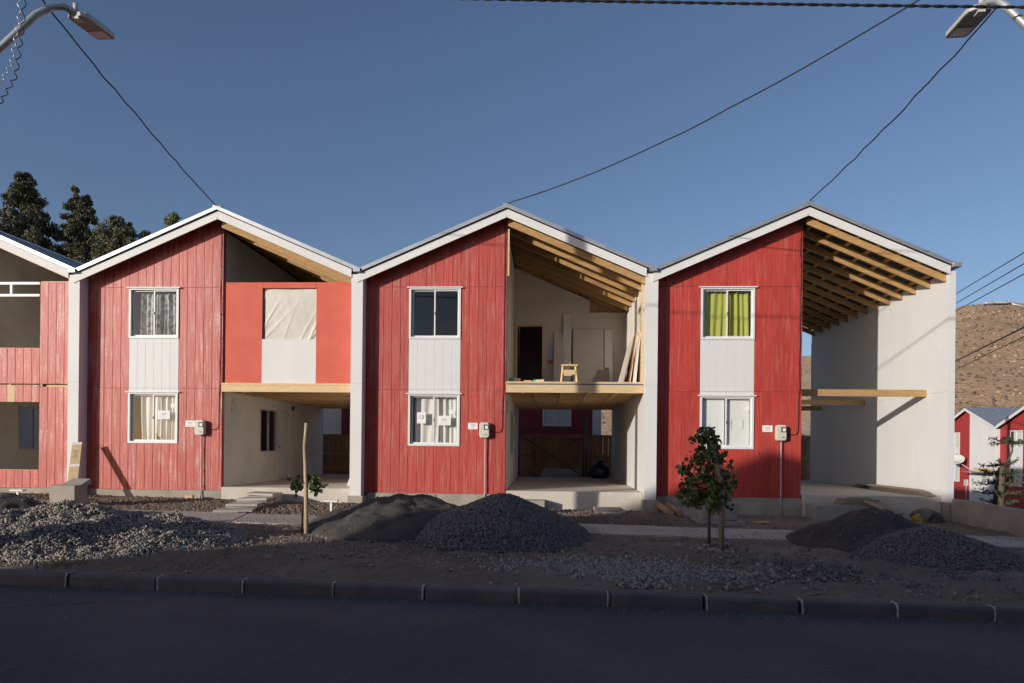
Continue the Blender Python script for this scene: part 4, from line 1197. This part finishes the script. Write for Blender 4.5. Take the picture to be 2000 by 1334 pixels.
def eucalyptus(label, x, y, top, prof, nleaf, m, clump=0.55, leaf=0.125, seed=1):
    """prof: (height below the top, half width) pairs"""
    z0 = gzf(x, y)
    T = thing('eucalyptus_tree', label, 'tree', (x, y, z0), 0, 'trees behind the left roofs')
    H_ = top - z0
    hs = [p[0] for p in prof]; ws = [p[1] for p in prof]
    rad = lambda d: np.interp(d, hs, ws)
    tr = [(0, 0, -0.2)]
    for k in range(1, 8):
        tr.append((random.uniform(-.15, .15), random.uniform(-.15, .15), H_ * 0.96 * k / 7))
    MB().tube(tr, [0.28 * (1 - k / 7.6) + 0.02 for k in range(8)], 8).build('trunk', M['bark'], T)
    br = MB()
    cl = []
    nb = int(46 + 16 * max(ws))
    for k in range(nb):
        d = random.uniform(0.15, hs[-1])
        a = random.uniform(0, 2 * math.pi)
        R_ = float(rad(d)) * random.uniform(0.45, 1.0)
        zt = H_ - d
        zb = max(zt - R_ * random.uniform(0.5, 1.1), H_ * 0.2)
        i0 = min(6, int(zb / (H_ * 0.96) * 7))
        b0_ = Vector(tr[i0]).lerp(Vector(tr[i0 + 1]), max(0, min(1, zb / (H_ * 0.96) * 7 - i0)))
        e_ = Vector((R_ * math.cos(a), R_ * math.sin(a), zt))
        br.tube([b0_, b0_.lerp(e_, 0.55) + Vector((0, 0, 0.15)), e_], [0.06, 0.04, 0.015], 5)
        cl.append(e_)
        if random.random() < 0.8: cl.append(b0_.lerp(e_, 0.65) + Vector((0, 0, 0.2)))
    for d in np.arange(0.1, hs[-1], 0.5): cl.append(Vector((random.uniform(-.2, .2), random.uniform(-.2, .2), H_ - d)))
    br.build('limbs', M['bark'], T)
    cl = np.array([tuple(c) for c in cl])
    dd = np.clip(H_ - cl[:, 2], 0, 99)
    cs = 0.62 * clump * (0.4 + 0.8 * np.clip(rad(dd) / max(ws), 0.2, 1)) * RNG.uniform(0.6, 1.25, len(cl))
    nleaf = int(nleaf * 2.3)
    pick = RNG.integers(0, len(cl), nleaf)
    g = RNG.normal(size=(nleaf, 3)); g = g / np.linalg.norm(g, axis=1, keepdims=True) * (RNG.random((nleaf, 1)) ** 0.45)
    Pn = cl[pick] + g * cs[pick][:, None] * np.array([1, 1, 0.85])
    leaf_cards('crown', Pn, leaf, m, T, 0.24, 1.1)

EY = 25
eucalyptus('tall dense dark eucalyptus, highest of the trees at the left', -31.4, EY, 17.7, [(0, .25), (1.0, .75), (2.0, 1.35), (3.2, 1.9), (4.5, 2.6), (6, 2.8)], 24000, M['leaf_euc2'], 0.75)
eucalyptus('narrow pointed olive eucalyptus right of the tallest tree', -28.85, EY + 1, 17.2, [(0, .1), (0.8, .35), (1.8, .75), (3.2, 1.05), (4.6, 1.6), (6.5, 1.7)], 13000, M['leaf_euc'], 0.5)
eucalyptus('slim eucalyptus with airy tip, third from the left', -27.5, EY, 16.3, [(0, .1), (0.7, .35), (1.6, .8), (3.0, 1.05), (5.5, 1.3)], 10000, M['leaf_euc2'], 0.5)
eucalyptus('round crowned eucalyptus right of the slim tree', -25.5, EY, 14.9, [(0, .5), (0.5, 1.0), (1.3, 1.45), (2.2, 1.45), (3.0, 1.2)], 8000, M['leaf_euc'], 0.55)
eucalyptus('small eucalyptus tip just over the left roof slope of the orange-panelled house', -23.75, EY, 14.1, [(0, .1), (0.6, .35), (1.5, .5)], 1200, M['leaf_euc2'], 0.4)
eucalyptus('eucalyptus top poking above the ridge of the orange-panelled house', -21.9, EY, 15.2, [(0, .2), (0.6, .55), (1.3, .8), (2.2, .8)], 1500, M['leaf'], 0.45)
eucalyptus('low dark eucalyptus at the far left edge', -34.2, EY + 2, 15.0, [(0, .5), (0.8, 1.4), (2, 1.8), (4, 2.0)], 5000, M['leaf_euc2'], 0.7)

# leafy sapling with stake before the bare-raftered house
sx_, sy_ = 3.46, -4.94
sz_ = gzf(sx_, sy_)
T = thing('leafy_sapling', 'young leafy sapling growing in front of the bare-raftered house', 'sapling', (sx_, sy_, sz_))
stem = [(0, 0, -0.05), (0.0, 0, 0.5), (-0.02, 0.01, 1.0), (-0.03, 0, 1.5), (-0.06, 0, 1.84)]
MB().tube(stem, [0.028, 0.025, 0.02, 0.014, 0.006], 7).build('trunk', M['bark'], T)
tw = MB(); ends = []
for k in range(54):
    z = random.uniform(0.62, 1.8)
    f = (z - 0.6) / 1.2
    a = random.uniform(0, 2 * math.pi)
    L_ = (0.52 * (1 - abs(f - 0.3) * 1.1) + 0.06) * random.uniform(0.45, 1.0)
    b0_ = Vector((-0.02, 0, z))
    e_ = b0_ + Vector((L_ * math.cos(a) - 0.05, L_ * math.sin(a), L_ * random.uniform(-0.25, 0.35)))
    tw.tube([b0_, b0_.lerp(e_, 0.5) + Vector((0, 0, 0.03)), e_], [0.008, 0.006, 0.003], 5)
    for q in range(26):
        ends.append(b0_.lerp(e_, random.uniform(0.25, 1.05)) + Vector((random.gauss(0, .035), random.gauss(0, .035), random.gauss(0, .04))))
tw.build('twigs', M['bark'], T)
leaf_cards('crown', np.array([tuple(e) for e in ends]), 0.07, M['leaf'], T, 0.5, 0.8, heart=True)
tag(MB().tube([(3.60, -5.12, sz_ - 0.1), (3.61, -5.11, 0.35), (3.585, -5.08, 0.65), (3.50, -4.99, 1.05), (3.47, -4.97, 1.22)], [0.045, 0.045, 0.042, 0.04, 0.036], 8).build('sapling_stake', M['wood_grey']), 'thick grey stake tied to the leafy sapling before the bare-raftered house', 'stake')
tag(MB().tube([(3.44, -5.01, 0.60), (3.52, -5.05, 0.61), (3.56, -5.06, 0.62), (3.49, -4.92, 0.61), (3.43, -4.93, 0.60), (3.44, -5.01, 0.60)], 0.006, 5).build('sapling_tie', M['black']), 'black tie holding the leafy sapling to its stake', 'tie')
for i in range(9):
    a = i * 0.7
    x, y = 3.5 + 0.33 * math.cos(a) * random.uniform(.6, 1.2), -5.1 + 0.22 * math.sin(a) - 0.05
# stones round the sapling
n = 60
aa = RNG.uniform(0, 6.28, n); rr = RNG.normal(0.36, 0.1, n)
xx, yy = 3.52 + rr * np.cos(aa) * 1.2, -5.1 + rr * np.sin(aa) * 0.7
ss = RNG.uniform(0.02, 0.075, n)
tag(stones('stone_ring', np.stack([xx, yy, gz(xx, yy) + ss * .3], -1), ss, M['stone']), 'rough stones heaped round the leafy sapling', 'stones', kind='stuff')

# thin sapling with long stake before the orange-panelled house
x1_, y1_ = -2.90, -4.86
zz1 = gzf(x1_, y1_)
T = thing('thin_sapling', 'thin drooping sapling tied to the long stake before the orange-panelled house', 'sapling', (x1_ - 0.09, y1_ + 0.02, zz1))
MB().tube([(0, 0, -0.05), (0.02, 0, 0.4), (0.06, 0, 0.75), (0.08, 0, 0.98)], [0.016, 0.014, 0.01, 0.006], 6).build('trunk', M['bark'], T)
tw = MB(); ends = []
for a, L_, dz in ((0.2, 0.26, -0.12), (0.5, 0.22, -0.02), (-0.3, 0.20, -0.2), (2.9, 0.24, -0.06), (3.3, 0.18, -0.12), (1.5, 0.12, 0.05), (0.1, 0.16, 0.06)):
    b0_ = Vector((0.07, 0, 0.88)); e_ = b0_ + Vector((L_ * math.cos(a), 0.5 * L_ * math.sin(a), dz))
    tw.tube([b0_, b0_.lerp(e_, .5) + Vector((0, 0, .04)), e_], 0.004, 5)
    for q in range(24): ends.append(b0_.lerp(e_, random.uniform(.4, 1.1)) + Vector((random.gauss(0, .025), random.gauss(0, .04), random.gauss(-.02, .035))))
tw.build('twigs', M['bark'], T)
leaf_cards('crown', np.array([tuple(e) for e in ends]), 0.07, M['leaf'], T, 0.5, 1.0, heart=True)
tag(MB().tube([(x1_, y1_, zz1 - 0.1), (x1_ - 0.015, y1_, 0.3), (x1_ - 0.03, y1_, 0.75), (x1_ - 0.05, y1_, 1.05), (x1_ - 0.035, y1_, 1.22), (x1_ - 0.02, y1_, 1.44)], [0.036, 0.034, 0.031, 0.029, 0.028, 0.027], 9).build('sapling_stake', M['stake']), 'long pale peeled stake standing before the carport of the orange-panelled house', 'stake')

# monkey-puzzle like conifer behind the low wall
cx_, cy_ = 12.3, 2.1
cz_ = gzf(cx_, cy_)
T = thing('young_conifer', 'sparse young conifer with drooping branches behind the low wall', 'conifer', (cx_, cy_, cz_))
MB().tube([(0, 0, -0.1), (0.03, 0, 0.7), (0.08, 0, 1.25), (0.16, 0, 1.38)], [0.13, 0.12, 0.08, 0.02], 8).build('trunk', M['bark'], T)
MB().tube([(0.12, 0, 1.25), (0.26, 0, 1.5), (0.34, 0, 1.72), (0.28, 0, 1.98)], [0.035, 0.025, 0.02, 0.01], 6).build('leader', M['bark'], T)
nb = MB(); pts = []
for z, L_, k in ((1.92, 0.50, 7), (1.35, 0.42, 5), (1.12, 0.50, 6), (0.88, 0.60, 6), (0.62, 0.62, 6), (0.38, 0.45, 5)):
    for i in range(k):
        a = i * 6.283 / k + z * 3
        r0 = Vector((0.3 if z > 1.5 else 0.06, 0, z))
        e_ = r0 + Vector((L_ * math.cos(a), L_ * math.sin(a), random.uniform(-0.02, 0.16)))
        nb.tube([r0, r0.lerp(e_, .5) + Vector((0, 0, -.04)), e_], [0.02, 0.014, 0.006], 5)
        for q in range(40): pts.append(r0.lerp(e_, random.uniform(.2, 1.0)) + Vector((random.gauss(0, .02), random.gauss(0, .02), random.gauss(-.01, .02))))
tag(nb.build('branches', M['bark'], T), kind='stuff')
leaf_cards('crown', np.array([tuple(e) for e in pts]), 0.085, M['needle'], T, 0.14, 0.2)

# weeds
def weeds(label, x, y, n, r, h, nm='weed_tuft'):
    t = MB()
    for k in range(n):
        a, q = random.uniform(0, 6.28), r * random.random() ** 0.6
        bx_, by_ = x + q * math.cos(a), y + q * math.sin(a)
        z = gzf(bx_, by_)
        l = Vector((random.gauss(0, .5), random.gauss(0, .5), 1)).normalized() * h * random.uniform(.5, 1.2)
        w = Vector((-l.y, l.x, 0)).normalized() * 0.006 if l.xy.length > 1e-4 else Vector((.006, 0, 0))
        b_ = Vector((bx_, by_, z))
        t.add([b_ - w, b_ + w, b_ + l * .6 + w * .6 + Vector((0, 0, .0)), b_ + l], [(0, 1, 2, 3)])
    tag(t.build(nm, M['grass']), label, 'weeds', kind='stuff')
weeds('dry green weeds at the foot of the left gravel heap', -4.75, -7.85, 170, 0.30, 0.09)
weeds('thin weeds at the right toe of the left gravel heap', -3.3, -6.9, 60, 0.22, 0.06)
weeds('low weeds beside the path before the bare-raftered house', 5.3, -2.3, 70, 0.18, 0.05)
weeds('low weeds at the path edge near the right piles', 5.2, -4.0, 60, 0.25, 0.05)
weeds('sparse green weeds on the soil by the middle kerb', -0.1, -7.6, 90, 0.5, 0.04)

# ------------------------------------------------------------------ poles, lamps and wires
def pole(label, x, y, top, r0=0.17, r1=0.12, m=None, zb=None, hidden=None):
    z = gzf(x, y) if zb is None else zb
    o = thing('utility_pole', label, 'pole', (x, y, z))
    MB().tube([(0, 0, -0.3), (0, 0, top - z)], [r0, r1], 14).build('shaft', m or M['concrete2'], o)
    box('cross_arm', M['metal'], -0.6, 0.6, -0.04, 0.04, top - z - 0.7, top - z - 0.6, o)
    return o
PLX, PLY = -6.33, -7.85
PRX, PRY = 7.12, -7.85
pole('concrete utility pole just beyond the left edge', PLX, PLY, 9.6, 0.19, 0.15)
pole('concrete utility pole just beyond the right edge', PRX, PRY, 9.4, 0.16, 0.13)

def street_lamp(label, arm, head0, hdir, tilt, width=0.27, length=0.60):
    """arm: polyline to the head socket; head0: near end centre; hdir: unit heading in plan"""
    L = thing('street_lamp', label, 'street lamp', arm[0])
    o0 = Vector(arm[0])
    MB().tube([Vector(p) - o0 for p in arm], 0.042, 12).build('arm', M['metal'], L)
    f = Vector((hdir[0], hdir[1], 0)).normalized()
    f = (f * math.cos(tilt) + Vector((0, 0, math.sin(tilt)))).normalized()
    s = f.cross(Vector((0, 0, 1))).normalized()
    u = s.cross(f)
    h0 = Vector(head0) - o0
    def pt(a, b, c): return h0 + f * a + s * b + u * c
    w = width / 2
    outline = [(0.0, -w * .55), (0.04, -w * .9), (0.10, -w), (length - .05, -w), (length, -w * .8), (length, w * .8), (length - .05, w), (0.10, w), (0.04, w * .9), (0.0, w * .55)]
    n = len(outline)
    vs = [pt(a, b, -0.03) for a, b in outline] + [pt(a, b, 0.02) for a, b in outline] + [pt(length * .5 + (a - length * .5) * .8, b * .75, 0.06) for a, b in outline]
    fs = [tuple(range(n - 1, -1, -1))] + [(i, (i + 1) % n, n + (i + 1) % n, n + i) for i in range(n)] + [(n + i, n + (i + 1) % n, 2 * n + (i + 1) % n, 2 * n + i) for i in range(n)] + [tuple(range(2 * n, 3 * n))]
    hd = MB().add(vs, fs).build('lamp_head', M['lamp_grey'], L)
    bev(hd, 0.008, 2)
    def plate(a0, a1, b, c0, c1, nm, m):
        vs = [pt(a, q, c) for c in (c0, c1) for a, q in ((a0, -b), (a1, -b), (a1, b), (a0, b))]
        MB().add(vs, [(0, 1, 2, 3), (7, 6, 5, 4), (0, 4, 5, 1), (1, 5, 6, 2), (2, 6, 7, 3), (3, 7, 4, 0)]).build(nm, m, hd)
    plate(0.03, length - 0.03, w * 0.88, -0.034, -0.0305, 'underside', M['lamp_dark'])
    plate(length * .60, length * .9, w * 0.72, -0.040, -0.0345, 'lens', M['lamp_lens'])
    plate(0.0, 0.10, 0.04, -0.06, -0.032, 'socket', M['lamp_grey'])
    MB().tube([pt(0.02, 0, 0.03), pt(0.02, 0, 0.12)], 0.03, 8).build('photocell', M['lamp_grey'], hd)
    return L
street_lamp('street lamp reaching in at the top left corner', [(-6.26, -7.86, 5.2), (-5.9, -7.88, 5.5), (-5.56, -7.86, 5.78), (-5.25, -7.74, 6.22), (-5.12, -7.64, 6.38), (-5.02, -7.57, 6.42), (-4.93, -7.50, 6.38)], (-4.92, -7.52, 6.37), (0.02, 1.0), 0.10)
street_lamp('street lamp reaching in at the top right corner', [(6.95, -7.88, 4.9), (6.55, -7.9, 5.35), (6.2, -7.88, 5.72), (6.02, -7.74, 6.08), (5.98, -7.66, 6.2), (5.94, -7.58, 6.25), (5.90, -7.50, 6.22)], (5.89, -7.53, 6.22), (0.08, 1.0), 0.03)

def wire(name, label, a, b, sag, r, n=24, jit=0.0, cat='wire', m=None, lin=None):
    a, b = Vector(a), Vector(b)
    pts = []
    for i in range(n + 1):
        t = i / n
        p = a.lerp(b, t)
        p.z -= 4 * sag * t * (1 - t)
        if 0 < i < n: p += Vector((random.gauss(0, jit), random.gauss(0, jit), random.gauss(0, jit)))
        pts.append(p)
    return tag(MB().tube(pts, r, 6).build(name, m or M['black']), label, cat)
wire('drop_wire', 'black drop wire from the ridge of the orange-panelled house up to the left', (-P - 0.03, -0.36, RIDGE + 0.01), (PLX + 0.1, PLY, 7.72), 0.10, 0.012, jit=0.008)
wire('drop_wire', 'black drop wire from the ridge of the open-loft house up to the right', (0.0, -0.36, RIDGE + 0.01), (PRX, PRY, 7.45), 0.42, 0.011, jit=0.004)
wire('drop_wire', 'black drop wire from the ridge of the bare-raftered house up to the right', (P, -0.36, RIDGE + 0.02), (PRX + 0.1, PRY, 7.6), 0.16, 0.012, jit=0.010)
# twisted bundle along the street
tb_ = thing('twisted_cable', 'thick twisted black cable running along the top edge', 'cable', (PLX, -7.95, 6.46))
for ph in (0.0, math.pi):
    pts = []
    n = 420
    for i in range(n + 1):
        t = i / n
        x = (PRX - PLX) * t
        z = (-0.56) * t - 4 * 0.035 * t * (1 - t)
        a = x * 2 * math.pi / 0.30 + ph
        pts.append((x, 0.009 * math.cos(a), z + 0.009 * math.sin(a)))
    MB().tube(pts, 0.0095, 6).build('strand', M['black'], tb_)
# curly loose wires by the left pole
def curly(label, pts, m, amp, r, seed):
    random.seed(seed)
    P_ = []
    for i in range(len(pts) - 1):
        for k in range(26):
            t = k / 26
            p = Vector(pts[i]).lerp(Vector(pts[i + 1]), t)
            q = i * 26 + k
            P_.append(p + Vector((amp * math.sin(q * 1.05 + seed), amp * math.cos(q * 1.05), 0)))
    tag(MB().tube(P_, r, 5).build('loose_wire', m), label, 'wire')
curly('pale curly wire hanging behind the left lamp arm', [(-5.33, -7.9, 6.75), (-5.33, -7.9, 6.1), (-5.42, -7.9, 5.55), (-5.62, -7.9, 5.2)], M['silver'], 0.016, 0.006, 3)
curly('dark curly wire hanging behind the left lamp arm', [(-5.25, -7.9, 6.75), (-5.28, -7.9, 6.0), (-5.36, -7.9, 5.4), (-5.60, -7.9, 5.0)], M['black'], 0.018, 0.006, 9)
random.seed(21)

# far street at the right: lamp, cables and their pole
FPX, FPY = 23.2, 8.0
pole('far utility pole beyond the right edge', FPX, FPY, 10.5, 0.16, 0.12, zb=gzf(FPX, FPY))
street_lamp('small street lamp seen far off above the hillside at the right', [(22.95, 8.2, 4.8), (21.6, 10.0, 5.7), (20.4, 11.5, 6.35), (19.6, 12, 6.78), (19.0, 12.05, 6.92)], (19.05, 12.05, 6.92), (-1.0, 0.1), 0.0, 0.34, 0.95)
pole('near side-street pole beyond the right edge carrying five cables', 12.76, -0.60, 7.6, 0.15, 0.11)
pole('far side-street pole hidden behind the white end wall', 22.22, 22.2, 9.9, 0.15, 0.11)
for i, (za, zb, r) in enumerate(((8.64, 7.20, .016), (8.18, 6.86, .016), (7.81, 6.54, .016), (5.41, 4.90, .026), (4.99, 4.62, .014))):
    A = Vector((20.48, 18, za)); B = Vector((15.5, 6, zb))
    D_ = (A - B)
    wire('overhead_cable', ('topmost', 'second highest', 'third', 'thick fourth', 'lowest')[i] + ' of five cables crossing at the right edge', B - D_ * 0.55, A + D_ * 0.35, 0.0, r, 14, cat='cable')

# ------------------------------------------------------------------ houses beyond
def far_house(label, loc, rz_, base=0.0, right_white=True, dish=False, name='row_house', wins=True):
    """same kind of house, plainer: local x along the facade, y into the house"""
    H = thing(name, label, 'house', loc, rz_)
    d = DEP
    def wallpoly(nm, m, x0, x1, y0, y1, zt0, zt1):
        MB().xz([(x0, -0.5), (x1, -0.5), (x1, zt1), (x0, zt0)], y0, y1).build(nm, m, H)
    box('side_wall', M['white'], -3.53, -3.27, -0.3, d, -0.5, 4.98, H)
    wallpoly('red_wall', M['redbg'], -3.268, 0.0, 0.0, d, roof_z(3.268, .24), roof_z(0, .24))
    if right_white:
        wallpoly('white_wall', M['white'], 0.003, 3.127, 0.06, d, roof_z(0, .24), roof_z(3.127, .24))
    for sg in (-1, 1):
        roof_slope(H, sg, 3.38, -0.36, d + 0.4, M['roof'], pitch=0.30)
        rake('fascia_board', M['white'], 0.002, 3.27, 0.06, 0.27, -0.322, -0.297, H, sg)
    MB().xz([(-3.53, 4.982), (-3.27, 4.982), (-3.27, roof_z(3.27, 0.27)), (-3.40, roof_z(3.27, 0.18)), (-3.53, roof_z(3.13, 0.27))], -0.298, 0.05).build('valley_block', M['white'], H)
    if wins:
        box('white_panel', M['white'], WX0, WX1, -0.012, -0.001, 2.28, 3.56, H)
        for z0, z1 in ((3.56, 4.73), (1.09, 2.28)):
            f = MB().box(WX0, WX1, -0.03, -0.002, z0, z0 + .06).box(WX0, WX1, -0.03, -0.002, z1 - .06, z1).box(WX0, WX0 + .06, -0.03, -0.002, z0 + .06, z1 - .06).box(WX1 - .06, WX1, -0.03, -0.002, z0 + .06, z1 - .06).box((WX0 + WX1) / 2 - .025, (WX0 + WX1) / 2 + .025, -0.03, -0.002, z0 + .06, z1 - .06)
            w = f.build('window', M['frame'], H)
            box('pane', M['glass'], WX0 + .06, WX1 - .06, -0.014, -0.010, z0 + .06, z1 - .06, w)
            box('curtain_lining', M['curtain'], WX0 + .35, WX1 - .06, -0.006, -0.002, z0 + .06, z1 - .06, w)
            box('unlit_room_sheet', M['dark'], WX0 + .06, WX0 + .348, -0.006, -0.002, z0 + .06, z1 - .06, w)  # flat dark sheet behind the pane, painted for the unlit room
    return H
BGX = 31.5
BZ = -2.42
# facades look towards -x: local x axis runs along -y (nearer houses to the right), local y into +x
ra = -math.pi / 2
g1 = far_house('far red and white house with dish and plank canopy at the right edge', (BGX, 35.28, BZ + 0.18), ra)
g2 = far_house('far red house cut by the right edge of the picture', (BGX, 35.28 - P, BZ + 0.18), ra)
g3 = far_house('far red and white house mostly hidden behind the white end wall', (BGX, 35.28 + P, BZ + 0.18), ra)
cn = thing('plank_canopy', 'thin canopy with planks stacked on it at the far white house', 'canopy', (BGX, 34.6, -0.36))
box('canopy_deck', M['wood_grey'], -0.9, 0.05, -2.9, 0.0, 0.0, 0.06, cn)
for k in range(3): box('stacked_plank', M['wood_pale'], -0.7, -0.45, -2.9 + 0.1 * k, -1.0, 0.062 + 0.09 * k, 0.148 + 0.09 * k, cn)
vg = thing('wall_vent', 'grey vent grille on the far white wall', 'vent', (BGX + 0.055, 33.6, -1.05))
for k in range(2): box('grille', M['inkgrey'], -0.03, 0.0, -0.2, 0.2, 0.3 * k, 0.3 * k + 0.24, vg)
mt = thing('electric_meter', 'small grey meter box with pipe on the far red wall', 'electric meter', (BGX, 35.45, -2.6))
box('body', M['lamp_grey'], -0.14, -0.003, -0.16, 0.16, 1.2, 1.65, mt)
MB().tube([(-0.05, 0, 0), (-0.05, 0, 1.2)], 0.03, 6).build('conduit', M['lamp_grey'], mt)
# satellite dish
ds = thing('satellite_dish', 'round beige satellite dish with lettering on the far red wall', 'satellite dish', (BGX - 0.02, 34.75, -0.35))
n_ = 28
cen = Vector((-0.72, 0.72, 0.78))
axis_ = Vector((-0.42, -0.55, 0.72)).normalized()
e1 = axis_.cross(Vector((0, 0, 1))).normalized(); e2 = e1.cross(axis_)
vs, fs = [], []
for j in range(7):
    r = j / 6 * 0.52
    for i in range(n_):
        a = 2 * math.pi * i / n_
        vs.append(cen + e1 * (r * math.cos(a)) + e2 * (r * 0.92 * math.sin(a)) + axis_ * (r * r * 0.55))
for j in range(6):
    for i in range(n_):
        fs.append((j * n_ + i, j * n_ + (i + 1) % n_, (j + 1) * n_ + (i + 1) % n_, (j + 1) * n_ + i))
di = MB().add(vs, fs).build('reflector', M['dish'], ds, smooth=True)
md = di.modifiers.new('thickness', 'SOLIDIFY'); md.thickness = 0.02
MB().tube([(0, 0, 0), (-0.18, 0.3, 0.25), cen - axis_ * 0.05], 0.03, 7).build('mount', M['lamp_grey'], ds)
fe = cen + axis_ * 0.62 + e2 * 0.25
MB().tube([cen + e2 * 0.46 + axis_ * 0.1, fe], 0.015, 6).build('feed_arm', M['lamp_grey'], ds)
blob('feed_horn', None, None, fe - Vector((0, 0, .06)), 0.09, 0.09, 0.08, M['frame'], 0, 0.05, ds)
for k, (a, w_) in enumerate(((-0.20, .05), (-0.12, .04), (-0.05, .06), (0.04, .03), (0.10, .07))):
    q = [cen + e1 * (-a) - e2 * (0.20 + hh) + axis_ * 0.085 - e1 * ww for hh in (0, 0.06) for ww in (0, w_)]
    MB().bar((q[0] + q[2]) / 2, (q[1] + q[3]) / 2, 0.055, 0.012, up=axis_).build('worn_letter', M['inkgrey'], ds)

# houses of the next row, glimpsed through the carports
def back_house(label, x0, xs, x1, y, base, win=None, mirror=False):
    H = thing('row_house', label, 'house', (x0, y, base))
    w = x1 - x0; s = xs - x0
    rm, wm = M['redshade'], M['white']
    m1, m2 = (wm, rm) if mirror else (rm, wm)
    hz = lambda x: 5.0 + 1.4 * (1 - abs(x - w / 2) / (w / 2))
    if win:
        a, b, c, e = win
        for bx_ in ((0, a, 0, 5), (b, s, 0, 5), (a, b, 0, c), (a, b, e, 5)):
            box('back_wall', m1, bx_[0], bx_[1], 0, 0.12, bx_[2] - (0.6 if bx_[2] == 0 else 0), bx_[3], H)
        f = MB().box(a, b, -.02, .06, c, c + .06).box(a, b, -.02, .06, e - .06, e).box(a, a + .06, -.02, .06, c + .06, e - .06).box(b - .06, b, -.02, .06, c + .06, e - .06).box((a + b) / 2 - .02, (a + b) / 2 + .02, 0, .05, c + .06, e - .06)
        wi = f.build('window', M['frame'], H)
        box('pane', M['glass'], a + .06, b - .06, .02, .025, c + .06, e - .06, wi)
        box('curtain_lining', M['curtain'], a + .02, b - .02, .07, .1, c + .02, e - .02, wi)
    else:
        box('back_wall', m1, 0, s, 0, 0.12, -0.6, 5, H)
    box('party_wall', m2, s + .003, w, -0.3, 6.5, -0.6, 5, H)
    box('side_wall', m1, 0, .12, 0.123, 6.5, -0.6, 5, H)
    MB().xz([(-.1, 5.003), (w + .1, 5.003), (w / 2, 6.4)], -0.3, 6.6).build('roof', M['roof'], H)
    return H
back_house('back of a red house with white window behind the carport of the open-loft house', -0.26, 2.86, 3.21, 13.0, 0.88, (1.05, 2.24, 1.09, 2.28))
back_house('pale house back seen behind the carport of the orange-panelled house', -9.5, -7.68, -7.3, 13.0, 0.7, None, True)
far_house('distant white trimmed gable glimpsed past the slab of the bare-raftered house', (18.2, 42.0, -4.45), 0.0, wins=False)

# row across the street, behind the viewpoint, whose gables shade the road
for k in range(5):
    far_house(('first', 'second', 'third', 'fourth', 'fifth')[k] + ' red and white house across the street behind the viewpoint, counted from the left', (6.33 - 22.05 + P * k, -21.0, 0.22), math.pi, wins=k < 2)

# ------------------------------------------------------------------ hillside
hx = np.linspace(-420, 520, 150)
hy = np.linspace(60, 420, 110)
HX, HY = np.meshgrid(hx, hy)
def hill_h(x, y):
    # skyline heights as seen from the street, given as slope angle over bearing
    bx = x / (y + 15.6)
    ang = np.interp(bx, [-2.0, -0.8, -0.3, 0.1, 0.35, 0.50, 0.585, 0.66, 0.75, 1.2], [0.03, 0.045, 0.06, 0.085, 0.13, 0.165, 0.205, 0.2155, 0.212, 0.19])
    R_ = np.sqrt(x * x + (y + 15) ** 2)
    top = ang * 235 + 1.0
    rise = np.clip((y - 62) / 150.0, 0, 1)
    prof = rise ** 1.12
    return -3.6 + (top + 2.5) * prof * (1 - 0.0 * R_) 
HZ = hill_h(HX, HY)
rel = np.clip((HY - 62) / 40, 0, 1)
HZ = HZ + rel * (fbm(HX, HY, 0.02, 4) * 7 + fbm(HX, HY, 0.11, 4) * 2.6 + fbm(HX, HY, 0.5, 2) * 0.8)
ii = np.arange(HX.size).reshape(HX.shape)
hf = np.stack([ii[:-1, :-1], ii[:-1, 1:], ii[1:, 1:], ii[1:, :-1]], -1).reshape(-1, 4)
hill = mesh_np('hill', np.stack([HX, HY, HZ], -1).reshape(-1, 3), hf, M['hill'], smooth=True)
tag(hill, kind='structure')
def hz_at(x, y):
    fx_ = np.clip((x - hx[0]) / (hx[1] - hx[0]), 0, len(hx) - 1.001); fy_ = np.clip((y - hy[0]) / (hy[1] - hy[0]), 0, len(hy) - 1.001)
    a, b = fx_.astype(int), fy_.astype(int); u, v = fx_ - a, fy_ - b
    return (HZ[b, a] * (1 - u) + HZ[b, a + 1] * u) * (1 - v) + (HZ[b + 1, a] * (1 - u) + HZ[b + 1, a + 1] * u) * v
def hill_scatter(nm, label, cat, n, size, m, lo_, hi_, flat=.7, cl=True):
    y = RNG.uniform(lo_, hi_, n); b = RNG.uniform(0.40, 0.85, n)
    k = RNG.random(n) < 0.12
    b[k] = RNG.uniform(-0.1, 0.5, k.sum())
    x = b * (y + 15.6)
    if cl:
        keep = fbm(x, y, 0.05, 3) + RNG.normal(0, .08, n) > -0.02
        x, y = x[keep], y[keep]
    s = size * RNG.uniform(0.35, 1.5, len(x)) ** 1.5
    tag(stones(nm, np.stack([x, y, hz_at(x, y) + s * .15], -1), s, m, flat=flat), label, cat, kind='stuff')
hill_scatter('hill_rocks', 'pale rocks strewn over the dry hillside', 'rocks', 3800, 0.19, M['rock'], 110, 225)
hill_scatter('hill_scrub', 'dark scrub dotted over the dry hillside', 'scrub', 5500, 0.24, M['scrub'], 75, 220, cl=False)
